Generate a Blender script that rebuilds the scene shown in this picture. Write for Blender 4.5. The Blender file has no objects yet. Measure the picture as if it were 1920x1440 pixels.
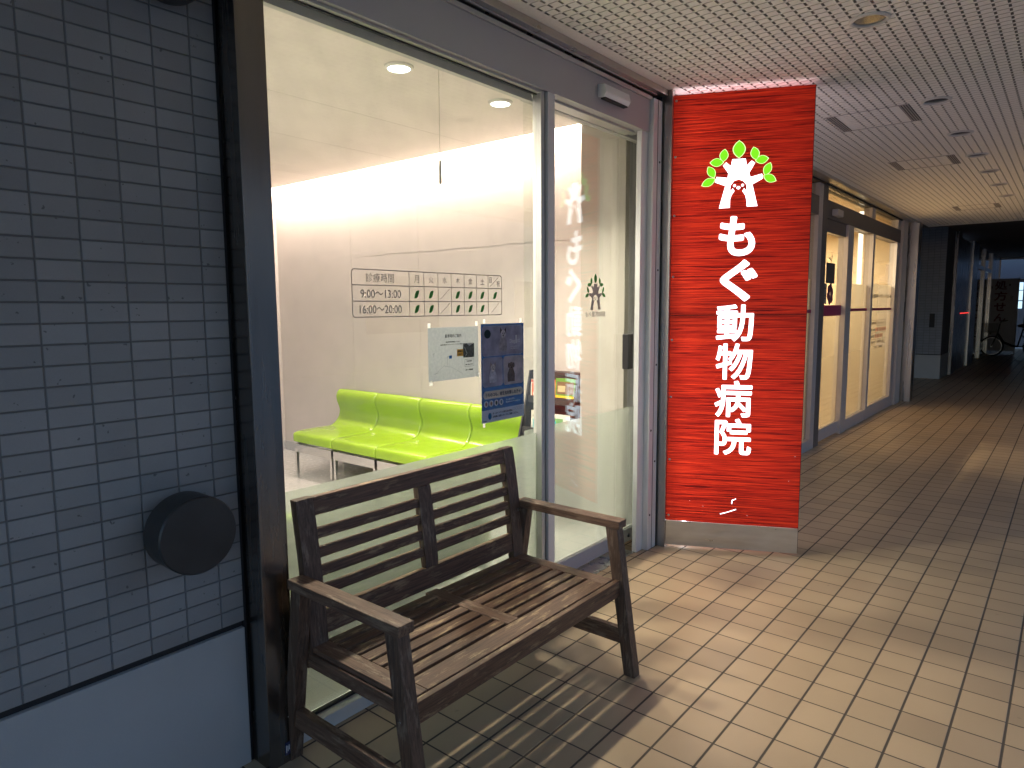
import bpy, bmesh, math, random
import numpy as np
from mathutils import Vector, Matrix
random.seed(7)
PI = math.pi
sc = bpy.context.scene
COL = sc.collection

# ------------------------------------------------------------------ camera
cd = bpy.data.cameras.new('camera')
cam = bpy.data.objects.new('camera', cd); COL.objects.link(cam)
cd.sensor_fit = 'HORIZONTAL'; cd.sensor_width = 36.0
cd.lens = 1278.61 / 1920 * 36.0
cd.clip_start = 0.05; cd.clip_end = 600
YAW, PITCH, ROLL = math.radians(39.42621), math.radians(6.35646), math.radians(-0.39043764)
fw = Vector((math.cos(YAW)*math.cos(PITCH), math.sin(YAW)*math.cos(PITCH), -math.sin(PITCH)))
rt = fw.cross(Vector((0, 0, 1))).normalized(); up = rt.cross(fw)
r2 = rt*math.cos(ROLL) + up*math.sin(ROLL); u2 = -rt*math.sin(ROLL) + up*math.cos(ROLL)
cam.matrix_world = Matrix(((r2.x, u2.x, -fw.x, 0), (r2.y, u2.y, -fw.y, 0), (r2.z, u2.z, -fw.z, 1.5), (0, 0, 0, 1)))
sc.camera = cam

# ------------------------------------------------------------------ world (deep dusk)
w = bpy.data.worlds.new("World"); sc.world = w; w.use_nodes = True
nt = w.node_tree; bg = nt.nodes['Background']
sky = nt.nodes.new('ShaderNodeTexSky'); sky.sky_type = 'NISHITA'; sky.sun_disc = False
sky.sun_elevation = math.radians(14); sky.sun_rotation = math.radians(-30)
sky.ozone_density = 6.0; sky.dust_density = 0.2; sky.air_density = 1.2
tint = nt.nodes.new('ShaderNodeMixRGB'); tint.blend_type = 'MULTIPLY'; tint.inputs[0].default_value = 1.0; tint.inputs[2].default_value = (1.08, 0.86, 0.77, 1)
nt.links.new(sky.outputs[0], tint.inputs[1]); nt.links.new(tint.outputs[0], bg.inputs[0]); bg.inputs[1].default_value = 0.15
sc.view_settings.view_transform = 'Standard'; sc.view_settings.look = 'None'
sc.view_settings.exposure = 1.6; sc.view_settings.gamma = 1.0
sc.cycles.max_bounces = 10; sc.cycles.transparent_max_bounces = 24
sc.cycles.caustics_reflective = True
sc.cycles.sample_clamp_indirect = 6.0

# ------------------------------------------------------------------ lamps (fittings follow further down for the visible ones only)
def area(name, loc, size, energy, color, rot=(0, 0, 0), sy=None, shape='DISK', spread=PI):
    l = bpy.data.lights.new(name, 'AREA'); l.shape = shape; l.size = size
    if sy: l.size_y = sy
    l.energy = energy; l.color = color; l.spread = spread
    o = bpy.data.objects.new(name, l); COL.objects.link(o); o.location = loc; o.rotation_euler = rot
    return o
DL = [(2.39, 2.68), (3.17, 2.68), (1.61, 2.68), (0.83, 2.68)]; DLP = [12.5, 10.5, 9.5, 9.5]; DLS = [140, 102, 140, 140]
for i, (x, y) in enumerate(DL):
    area('downlight_lamp', (x, y, 2.675), 0.10, DLP[i], (1.0, 0.90, 0.76), spread=math.radians(DLS[i]))
for x, y in ((0.0, 4.4), (-0.8, 3.4)):
    area('downlight_lamp', (x, y, 2.675), 0.12, 36, (1.0, 0.90, 0.82))  # added lamps without fittings, out of view, brightening the back of the room
# cove strip above the ceiling edge, washing the end wall
area('cove_lamp', (3.94, 4.58, 2.80), 3.9, 46, (1.0, 0.80, 0.68), rot=(0, math.radians(-25), math.radians(0)), sy=0.10, shape='RECTANGLE')
bpy.context.scene.objects['cove_lamp'].data.size = 0.10
bpy.context.scene.objects['cove_lamp'].data.size_y = 3.85
# tubes in the neighbouring clinic
for x in (8.6, 10.6):
    area('tube_lamp', (x, 3.1, 2.60), 1.1, 50, (1.0, 0.84, 0.60), sy=0.06, shape='RECTANGLE')

# ------------------------------------------------------------------ materials
MATS = {}
def newmat(name):
    m = bpy.data.materials.new(name); m.use_nodes = True
    n = m.node_tree.nodes; l = m.node_tree.links; b = n['Principled BSDF']
    return m, n, l, b
def pmat(name, col, rough=0.5, metal=0.0, noise=0.0, nscale=20, bump=0.0, bscale=80, emis=None, estr=0, spec=0.5, stretch=None, rvar=0.0):
    if name in MATS: return MATS[name]
    m, n, l, b = newmat(name)
    b.inputs['Base Color'].default_value = (*col, 1); b.inputs['Roughness'].default_value = rough
    b.inputs['Metallic'].default_value = metal; b.inputs['Specular IOR Level'].default_value = spec
    tc = n.new('ShaderNodeTexCoord'); mp = n.new('ShaderNodeMapping')
    l.new(tc.outputs['Object'], mp.inputs[0])
    if stretch: mp.inputs['Scale'].default_value = stretch
    if noise or rvar:
        t = n.new('ShaderNodeTexNoise'); t.inputs['Scale'].default_value = nscale; t.inputs['Detail'].default_value = 6
        l.new(mp.outputs[0], t.inputs['Vector'])
    if noise:
        mr = n.new('ShaderNodeMapRange'); mr.inputs[1].default_value = 0.3; mr.inputs[2].default_value = 0.7
        mr.inputs[3].default_value = 1 - noise; mr.inputs[4].default_value = 1 + noise*0.6
        l.new(t.outputs[0], mr.inputs[0])
        mx = n.new('ShaderNodeVectorMath'); mx.operation = 'SCALE'; mx.inputs[0].default_value = col
        l.new(mr.outputs[0], mx.inputs['Scale']); l.new(mx.outputs[0], b.inputs['Base Color'])
    if rvar:
        mr2 = n.new('ShaderNodeMapRange'); mr2.inputs[1].default_value = 0.3; mr2.inputs[2].default_value = 0.7
        mr2.inputs[3].default_value = rough - rvar; mr2.inputs[4].default_value = rough + rvar
        l.new(t.outputs[0], mr2.inputs[0]); l.new(mr2.outputs[0], b.inputs['Roughness'])
    if bump:
        t2 = n.new('ShaderNodeTexNoise'); t2.inputs['Scale'].default_value = bscale; t2.inputs['Detail'].default_value = 5
        l.new(mp.outputs[0], t2.inputs['Vector'])
        bp = n.new('ShaderNodeBump'); bp.inputs['Strength'].default_value = bump; bp.inputs['Distance'].default_value = 0.002
        l.new(t2.outputs[0], bp.inputs['Height']); l.new(bp.outputs[0], b.inputs['Normal'])
    if emis:
        b.inputs['Emission Color'].default_value = (*emis, 1); b.inputs['Emission Strength'].default_value = estr
    MATS[name] = m
    return m

def tile_mat(name, axes, origin, pitch, gap, base, grout, cvar, bumpd=0.0015, rough=0.45, speck=0.0, alt=None, altp=0.0, dirt=0.15, stain=None):
    """rectangular tiles laid on a plane; axes = indices of the two in-plane coordinates"""
    m, n, l, b = newmat(name)
    tc = n.new('ShaderNodeTexCoord'); sp = n.new('ShaderNodeSeparateXYZ'); l.new(tc.outputs['Object'], sp.inputs[0])
    def mth(op, a, bb=None, clamp=False):
        x = n.new('ShaderNodeMath'); x.operation = op; x.use_clamp = clamp
        for k, v in enumerate((a, bb)):
            if v is None: continue
            if isinstance(v, (int, float)): x.inputs[k].default_value = v
            else: l.new(v, x.inputs[k])
        return x.outputs[0]
    ids = []; ds = []
    wob = n.new('ShaderNodeTexNoise'); wob.inputs['Scale'].default_value = 3.1; l.new(tc.outputs['Object'], wob.inputs['Vector'])
    for k in (0, 1):
        c = mth('DIVIDE', mth('SUBTRACT', sp.outputs[axes[k]], origin[k]), pitch[k])
        ids.append(mth('FLOOR', c)); f = mth('FRACT', c)
        d = mth('MULTIPLY', mth('MINIMUM', f, mth('SUBTRACT', 1.0, f)), pitch[k])
        mr = n.new('ShaderNodeMapRange'); mr.inputs[1].default_value = gap[k]*0.5 - 0.0008; mr.inputs[2].default_value = gap[k]*0.5 + 0.0014
        l.new(d, mr.inputs[0]); ds.append(mr.outputs[0])
    mask = mth('MULTIPLY', ds[0], ds[1])
    cb = n.new('ShaderNodeCombineXYZ'); l.new(ids[0], cb.inputs[0]); l.new(ids[1], cb.inputs[1])
    wn = n.new('ShaderNodeTexWhiteNoise'); wn.noise_dimensions = '3D'; l.new(cb.outputs[0], wn.inputs['Vector'])
    ns = n.new('ShaderNodeTexNoise'); ns.inputs['Scale'].default_value = 420; ns.inputs['Detail'].default_value = 3
    l.new(tc.outputs['Object'], ns.inputs['Vector'])
    nb = n.new('ShaderNodeTexNoise'); nb.inputs['Scale'].default_value = 2.2; nb.inputs['Detail'].default_value = 8; nb.inputs['Roughness'].default_value = 0.65
    l.new(tc.outputs['Object'], nb.inputs['Vector'])
    val = mth('ADD', 1 - cvar/2, mth('MULTIPLY', wn.outputs['Value'], cvar))
    val = mth('ADD', val, mth('MULTIPLY', mth('SUBTRACT', ns.outputs[0], 0.5), speck))
    val = mth('ADD', val, mth('MULTIPLY', mth('SUBTRACT', nb.outputs[0], 0.5), dirt*2))
    base_out = None
    mixa = n.new('ShaderNodeMixRGB'); mixa.inputs[1].default_value = (*base, 1); mixa.inputs[2].default_value = (*(alt or base), 1)
    sp2 = n.new('ShaderNodeSeparateColor'); l.new(wn.outputs['Color'], sp2.inputs[0])
    l.new(mth('LESS_THAN', sp2.outputs[1], altp), mixa.inputs[0])
    sc_ = n.new('ShaderNodeVectorMath'); sc_.operation = 'SCALE'; l.new(mixa.outputs[0], sc_.inputs[0]); l.new(val, sc_.inputs['Scale'])
    last = sc_.outputs[0]
    if stain:
        vo = n.new('ShaderNodeTexNoise'); vo.inputs['Scale'].default_value = stain[0]; vo.inputs['Detail'].default_value = 2
        l.new(tc.outputs['Object'], vo.inputs['Vector'])
        ms = n.new('ShaderNodeMapRange'); ms.inputs[1].default_value = stain[1]; ms.inputs[2].default_value = stain[1]+0.03
        l.new(vo.outputs[0], ms.inputs[0])
        mz = n.new('ShaderNodeMixRGB'); mz.inputs[2].default_value = (*stain[2], 1); l.new(last, mz.inputs[1]); l.new(mth('MULTIPLY', ms.outputs[0], 0.75), mz.inputs[0]); last = mz.outputs[0]
    mg = n.new('ShaderNodeMixRGB'); mg.inputs[1].default_value = (*grout, 1); l.new(last, mg.inputs[2]); l.new(mask, mg.inputs[0])
    l.new(mg.outputs[0], b.inputs['Base Color'])
    rr = mth('ADD', rough, mth('MULTIPLY', mth('SUBTRACT', nb.outputs[0], 0.5), 0.35))
    rr = mth('ADD', mth('MULTIPLY', mth('SUBTRACT', 1.0, mask), 0.4), rr, True); l.new(rr, b.inputs['Roughness'])
    # tiny tilt per tile + grout step
    h = mth('ADD', mth('MULTIPLY', mask, 1.0), mth('MULTIPLY', ns.outputs[0], 0.12))
    bp = n.new('ShaderNodeBump'); bp.inputs['Strength'].default_value = 0.9; bp.inputs['Distance'].default_value = bumpd
    l.new(h, bp.inputs['Height']); l.new(bp.outputs[0], b.inputs['Normal'])
    return m

def wood_mat(name, axis, dark, light, worn):
    m, n, l, b = newmat(name)
    tc = n.new('ShaderNodeTexCoord'); mp = n.new('ShaderNodeMapping'); l.new(tc.outputs['Object'], mp.inputs[0])
    s = [38, 38, 38]; s[axis] = 1.6; mp.inputs['Scale'].default_value = s
    g = n.new('ShaderNodeTexNoise'); g.inputs['Scale'].default_value = 4; g.inputs['Detail'].default_value = 9; g.inputs['Roughness'].default_value = 0.65
    l.new(mp.outputs[0], g.inputs['Vector'])
    cr = n.new('ShaderNodeValToRGB'); cr.color_ramp.elements[0].position = 0.32; cr.color_ramp.elements[1].position = 0.72
    cr.color_ramp.elements[0].color = (*dark, 1); cr.color_ramp.elements[1].color = (*light, 1)
    l.new(g.outputs[0], cr.inputs[0])
    mp2 = n.new('ShaderNodeMapping'); l.new(tc.outputs['Object'], mp2.inputs[0]); s2 = [26, 26, 26]; s2[axis] = 5; mp2.inputs['Scale'].default_value = s2
    p = n.new('ShaderNodeTexNoise'); p.inputs['Scale'].default_value = 1.6; p.inputs['Detail'].default_value = 10; p.inputs['Roughness'].default_value = 0.72
    l.new(mp2.outputs[0], p.inputs['Vector'])
    mr = n.new('ShaderNodeMapRange'); mr.inputs[1].default_value = 0.53; mr.inputs[2].default_value = 0.64; l.new(p.outputs[0], mr.inputs[0])
    geo = n.new('ShaderNodeNewGeometry'); sx = n.new('ShaderNodeSeparateXYZ'); l.new(geo.outputs['Normal'], sx.inputs[0])
    f = n.new('ShaderNodeMapRange'); f.inputs[1].default_value = 0.2; f.inputs[2].default_value = 0.95; f.inputs[3].default_value = 0.6; f.inputs[4].default_value = 0.95
    l.new(sx.outputs[2], f.inputs[0])
    mu = n.new('ShaderNodeMath'); mu.operation = 'MULTIPLY'; l.new(mr.outputs[0], mu.inputs[0]); l.new(f.outputs[0], mu.inputs[1])
    mx = n.new('ShaderNodeMixRGB'); l.new(mu.outputs[0], mx.inputs[0]); l.new(cr.outputs[0], mx.inputs[1]); mx.inputs[2].default_value = (*worn, 1)
    l.new(mx.outputs[0], b.inputs['Base Color'])
    rm = n.new('ShaderNodeMapRange'); rm.inputs[3].default_value = 0.42; rm.inputs[4].default_value = 0.7; l.new(p.outputs[0], rm.inputs[0]); l.new(rm.outputs[0], b.inputs['Roughness'])
    bp = n.new('ShaderNodeBump'); bp.inputs['Strength'].default_value = 0.5; bp.inputs['Distance'].default_value = 0.0015
    l.new(g.outputs[0], bp.inputs['Height']); l.new(bp.outputs[0], b.inputs['Normal'])
    return m

def glass_mat(name, tint=(0.97, 0.985, 0.96), gain=1.25, rough=0.0, dust=0.0):
    m, n, l, b = newmat(name); n.remove(b)
    out = n['Material Output']
    tr = n.new('ShaderNodeBsdfTransparent'); tr.inputs[0].default_value = (*tint, 1)
    gl = n.new('ShaderNodeBsdfGlossy'); gl.inputs['Roughness'].default_value = rough
    fr = n.new('ShaderNodeFresnel'); fr.inputs[0].default_value = 1.5
    mu = n.new('ShaderNodeMath'); mu.operation = 'MULTIPLY'; mu.inputs[1].default_value = gain; l.new(fr.outputs[0], mu.inputs[0])
    # backfacing fresnel would blow up: use absolute cosine through layer weight instead
    lw = n.new('ShaderNodeLayerWeight'); lw.inputs[0].default_value = 0.5
    pw = n.new('ShaderNodeMath'); pw.operation = 'POWER'; l.new(lw.outputs['Facing'], pw.inputs[0]); pw.inputs[1].default_value = 4.2
    ma = n.new('ShaderNodeMath'); ma.operation = 'MULTIPLY_ADD'; l.new(pw.outputs[0], ma.inputs[0]); ma.inputs[1].default_value = 0.9*gain; ma.inputs[2].default_value = 0.04*gain
    cl = n.new('ShaderNodeMath'); cl.operation = 'MINIMUM'; l.new(ma.outputs[0], cl.inputs[0]); cl.inputs[1].default_value = 0.9
    mix = n.new('ShaderNodeMixShader'); l.new(cl.outputs[0], mix.inputs[0]); l.new(tr.outputs[0], mix.inputs[1]); l.new(gl.outputs[0], mix.inputs[2])
    last = mix
    if dust:
        df = n.new('ShaderNodeBsdfDiffuse'); df.inputs[0].default_value = (0.75, 0.75, 0.72, 1)
        tn = n.new('ShaderNodeTexNoise'); tn.inputs['Scale'].default_value = 7; tn.inputs['Detail'].default_value = 9
        mr = n.new('ShaderNodeMapRange'); mr.inputs[1].default_value = 0.4; mr.inputs[2].default_value = 0.8; mr.inputs[3].default_value = 0.0; mr.inputs[4].default_value = dust
        tc = n.new('ShaderNodeTexCoord'); l.new(tc.outputs['Object'], tn.inputs['Vector']); l.new(tn.outputs[0], mr.inputs[0])
        mix2 = n.new('ShaderNodeMixShader'); l.new(mr.outputs[0], mix2.inputs[0]); l.new(mix.outputs[0], mix2.inputs[1]); l.new(df.outputs[0], mix2.inputs[2]); last = mix2
    l.new(last.outputs[0], out.inputs[0])
    return m

def film_mat(name, col, see=0.25, rough=0.33, trans=0.5, clear=0.0):
    """etched privacy film: mostly diffuse transmission plus a blurred view through"""
    m, n, l, b = newmat(name); n.remove(b); out = n['Material Output']
    tl = n.new('ShaderNodeBsdfTranslucent'); tl.inputs[0].default_value = (*col, 1)
    df = n.new('ShaderNodeBsdfDiffuse'); df.inputs[0].default_value = (*[c*0.8 for c in col], 1)
    rf = n.new('ShaderNodeBsdfRefraction'); rf.inputs['Color'].default_value = (*col, 1); rf.inputs['Roughness'].default_value = rough; rf.inputs['IOR'].default_value = 1.12
    gl = n.new('ShaderNodeBsdfGlossy'); gl.inputs['Roughness'].default_value = 0.12; gl.inputs[0].default_value = (0.9, 0.9, 0.9, 1)
    a = n.new('ShaderNodeMixShader'); a.inputs[0].default_value = 1 - trans; l.new(tl.outputs[0], a.inputs[1]); l.new(df.outputs[0], a.inputs[2])
    c = n.new('ShaderNodeMixShader'); c.inputs[0].default_value = see; l.new(a.outputs[0], c.inputs[1]); l.new(rf.outputs[0], c.inputs[2])
    d = n.new('ShaderNodeMixShader'); d.inputs[0].default_value = 0.05; l.new(c.outputs[0], d.inputs[1]); l.new(gl.outputs[0], d.inputs[2])
    last = d
    if clear:
        tr = n.new('ShaderNodeBsdfTransparent'); e = n.new('ShaderNodeMixShader'); e.inputs[0].default_value = clear
        l.new(d.outputs[0], e.inputs[1]); l.new(tr.outputs[0], e.inputs[2]); last = e
    l.new(last.outputs[0], out.inputs[0])
    return m

def emit(name, col, s):
    if name in MATS: return MATS[name]
    m, n, l, b = newmat(name); n.remove(b); e = n.new('ShaderNodeEmission'); e.inputs[0].default_value = (*col, 1); e.inputs[1].default_value = s
    l.new(e.outputs[0], n['Material Output'].inputs[0]); MATS[name] = m
    return m

def paper(name, col, t=0.5, noise=0.0, nscale=30):
    if name in MATS: return MATS[name]
    m, n, l, b = newmat(name); n.remove(b)
    d = n.new('ShaderNodeBsdfDiffuse'); tl = n.new('ShaderNodeBsdfTranslucent'); mx = n.new('ShaderNodeMixShader'); mx.inputs[0].default_value = t
    for x in (d, tl): x.inputs[0].default_value = (*col, 1)
    if noise:
        tc = n.new('ShaderNodeTexCoord'); tn = n.new('ShaderNodeTexNoise'); tn.inputs['Scale'].default_value = nscale; tn.inputs['Detail'].default_value = 6; l.new(tc.outputs['Object'], tn.inputs['Vector'])
        mr = n.new('ShaderNodeMapRange'); mr.inputs[1].default_value = 0.3; mr.inputs[2].default_value = 0.7; mr.inputs[3].default_value = 1-noise; mr.inputs[4].default_value = 1+noise*0.8; l.new(tn.outputs[0], mr.inputs[0])
        v = n.new('ShaderNodeVectorMath'); v.operation = 'SCALE'; v.inputs[0].default_value = col; l.new(mr.outputs[0], v.inputs['Scale'])
        for x in (d, tl): l.new(v.outputs[0], x.inputs[0])
    gl = n.new('ShaderNodeBsdfGlossy'); gl.inputs[1].default_value = 0.25; m2 = n.new('ShaderNodeMixShader'); m2.inputs[0].default_value = 0.03
    l.new(d.outputs[0], mx.inputs[1]); l.new(tl.outputs[0], mx.inputs[2]); l.new(mx.outputs[0], m2.inputs[1]); l.new(gl.outputs[0], m2.inputs[2]); l.new(m2.outputs[0], n['Material Output'].inputs[0])
    MATS[name] = m
    return m

M = {}
M['floor'] = tile_mat('floor_tile', (0, 1), (2.1377, 1.3351), (0.1552, 0.1552), (0.0056, 0.0076), (0.41, 0.302, 0.190), (0.060, 0.047, 0.034), 0.11,
                      rough=0.42, speck=0.22, alt=(0.365, 0.268, 0.172), altp=0.22, dirt=0.16, stain=(9.0, 0.745, (0.13, 0.10, 0.07)))
M['walltile'] = tile_mat('wall_tile', (0, 2), (0.583, 0.4871), (0.1068, 0.0545), (0.0038, 0.0036), (0.27, 0.268, 0.268), (0.15, 0.15, 0.152), 0.24,
                         bumpd=0.003, rough=0.36, speck=0.16, dirt=0.22, stain=(55, 0.72, (0.07, 0.07, 0.07)))
M['walltile_x'] = tile_mat('wall_tile_side', (1, 2), (2.05, 0.5), (0.1068, 0.0545), (0.0045, 0.0042), (0.22, 0.23, 0.26), (0.12, 0.12, 0.13), 0.12, rough=0.4)
M['plinth'] = pmat('render_plinth', (0.40, 0.40, 0.40), 0.8, noise=0.06, nscale=3, bump=0.25, bscale=160)
M['black'] = pmat('black_gasket', (0.012, 0.012, 0.014), 0.6)
M['steel'] = pmat('brushed_steel', (0.50, 0.49, 0.47), 0.30, 1.0, noise=0.10, nscale=3, stretch=(8, 8, 0.5), rvar=0.07, bump=0.03, bscale=60)
M['steeld'] = pmat('dark_brushed_steel', (0.23, 0.215, 0.20), 0.26, 1.0, noise=0.12, nscale=3, stretch=(8, 8, 0.5), rvar=0.06, bump=0.03, bscale=60)
M['steelh'] = pmat('brushed_steel_band', (0.56, 0.54, 0.50), 0.34, 1.0, noise=0.12, nscale=3, stretch=(2, 2, 9), rvar=0.08, bump=0.03, bscale=50)
M['alu'] = pmat('anodised_aluminium', (0.72, 0.73, 0.72), 0.45, 0.2, noise=0.05, nscale=4, rvar=0.04)
M['aludark'] = pmat('bronze_grey_aluminium', (0.46, 0.45, 0.455), 0.5, 0.15, noise=0.05, nscale=3, rvar=0.04)
M['alulight'] = pmat('pale_aluminium', (0.58, 0.58, 0.56), 0.4, 0.6, noise=0.04)
M['ceil'] = pmat('acoustic_board', (0.88, 0.84, 0.78), 0.9, noise=0.05, nscale=60, bump=0.5, bscale=260)
M['grooveshade'] = pmat('board_groove_shade', (0.58, 0.54, 0.48), 0.95)  # groove shade put into the colour on top of the modelled depth
M['pitshade'] = pmat('board_pit_shade', (0.36, 0.33, 0.29), 0.95)  # deeper slots coloured darker still to paint their shade
M['wallin'] = pmat('ivory_wallpaper', (0.45, 0.41, 0.39), 0.75, noise=0.03, nscale=5, bump=0.2, bscale=120)
M['ceilin'] = pmat('ivory_ceiling', (0.74, 0.67, 0.66), 0.8, noise=0.04, nscale=4, bump=0.15, bscale=90)
M['floorin'] = pmat('grey_vinyl', (0.40, 0.40, 0.40), 0.22, noise=0.12, nscale=30, rvar=0.06)
M['green'] = pmat('lime_vinyl', (0.235, 0.375, 0.018), 0.20, noise=0.05, nscale=6, bump=0.06, bscale=30, rvar=0.06)
M['chrome'] = pmat('chrome', (0.75, 0.74, 0.73), 0.12, 1.0)
M['glass'] = glass_mat('clear_glass', dust=0.05)
M['glassp'] = glass_mat('neighbour_glass', tint=(0.95, 0.93, 0.88), gain=1.0)
M['film'] = film_mat('frosted_film', (0.78, 0.82, 0.785), see=0.70, rough=0.27, trans=0.80)
M['filmp'] = film_mat('neighbour_film', (0.84, 0.80, 0.70), see=0.30, rough=0.3, trans=0.6, clear=0.25)
M['wx'] = wood_mat('teak_along_x', 0, (0.042, 0.019, 0.011), (0.17, 0.088, 0.050), (0.36, 0.25, 0.14))
M['wy'] = wood_mat('teak_along_y', 1, (0.052, 0.025, 0.015), (0.21, 0.120, 0.076), (0.30, 0.22, 0.15))
M['wz'] = wood_mat('teak_along_z', 2, (0.040, 0.021, 0.013), (0.15, 0.090, 0.060), (0.26, 0.20, 0.15))
M['darkmetal'] = pmat('dark_lamp_housing', (0.032, 0.031, 0.030), 0.42, 0.0, noise=0.2, nscale=9, bump=0.15, bscale=220, rvar=0.08)
M['white'] = pmat('white_paint', (0.75, 0.75, 0.73), 0.5)
M['ringw'] = pmat('white_trim_ring', (0.62, 0.60, 0.57), 0.4)
M['lampon'] = emit('lamp_lens', (1.0, 0.97, 0.90), 6.0)
M['letter'] = emit('lit_letter', (0.82, 0.90, 1.0), 1.3)
M['leafon'] = emit('lit_leaf', (0.22, 0.80, 0.02), 0.38)
M['leafrim'] = emit('lit_leaf_rim', (0.62, 1.0, 0.35), 0.6)
M['tube'] = emit('sign_tube', (0.85, 0.9, 1.0), 4)
M['vgrey'] = pmat('grey_vinyl_lettering', (0.46, 0.41, 0.36), 0.6)
M['vgreen'] = pmat('green_vinyl_leaf', (0.03, 0.26, 0.03), 0.6)
M['magenta'] = pmat('magenta_stripe', (0.30, 0.012, 0.09), 0.5)

# red wood-grain sign face: a pigmented acrylic face lit from within
def red_mat():
    m, n, l, b = newmat('red_woodgrain_acrylic')
    tc = n.new('ShaderNodeTexCoord'); mp = n.new('ShaderNodeMapping'); l.new(tc.outputs['Object'], mp.inputs[0])
    mp.inputs['Scale'].default_value = (1.0, 1, 34)
    wv = n.new('ShaderNodeTexNoise'); wv.inputs['Scale'].default_value = 3.2; wv.inputs['Detail'].default_value = 9; wv.inputs['Roughness'].default_value = 0.62; wv.inputs['Distortion'].default_value = 0.6
    l.new(mp.outputs[0], wv.inputs['Vector'])
    mp2 = n.new('ShaderNodeMapping'); l.new(tc.outputs['Object'], mp2.inputs[0]); mp2.inputs['Scale'].default_value = (0.5, 1, 110)
    w2 = n.new('ShaderNodeTexNoise'); w2.inputs['Scale'].default_value = 3.0; w2.inputs['Detail'].default_value = 5; w2.inputs['Distortion'].default_value = 0.3
    l.new(mp2.outputs[0], w2.inputs['Vector'])
    ad = n.new('ShaderNodeMath'); ad.operation = 'ADD'; l.new(wv.outputs[0], ad.inputs[0]); l.new(w2.outputs[0], ad.inputs[1])
    hf = n.new('ShaderNodeMath'); hf.operation = 'MULTIPLY'; hf.inputs[1].default_value = 0.5; l.new(ad.outputs[0], hf.inputs[0])
    cr = n.new('ShaderNodeValToRGB'); e = cr.color_ramp.elements
    e[0].position = 0.40; e[0].color = (0.09, 0.003, 0.003, 1); e[1].position = 0.60; e[1].color = (0.86, 0.060, 0.016, 1)
    e2 = cr.color_ramp.elements.new(0.49); e2.color = (0.54, 0.022, 0.009, 1)
    l.new(hf.outputs[0], cr.inputs[0]); l.new(cr.outputs[0], b.inputs['Base Color'])
    b.inputs['Roughness'].default_value = 0.55; b.inputs['Specular IOR Level'].default_value = 0.3
    tl = n.new('ShaderNodeBsdfTranslucent'); l.new(cr.outputs[0], tl.inputs[0]); mxs = n.new('ShaderNodeMixShader'); mxs.inputs[0].default_value = 0.16
    l.new(b.outputs[0], mxs.inputs[1]); l.new(tl.outputs[0], mxs.inputs[2]); l.new(mxs.outputs[0], n['Material Output'].inputs[0])
    l.new(cr.outputs[0], b.inputs['Emission Color']); b.inputs['Emission Strength'].default_value = 0.03
    return m
M['red'] = red_mat()

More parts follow.
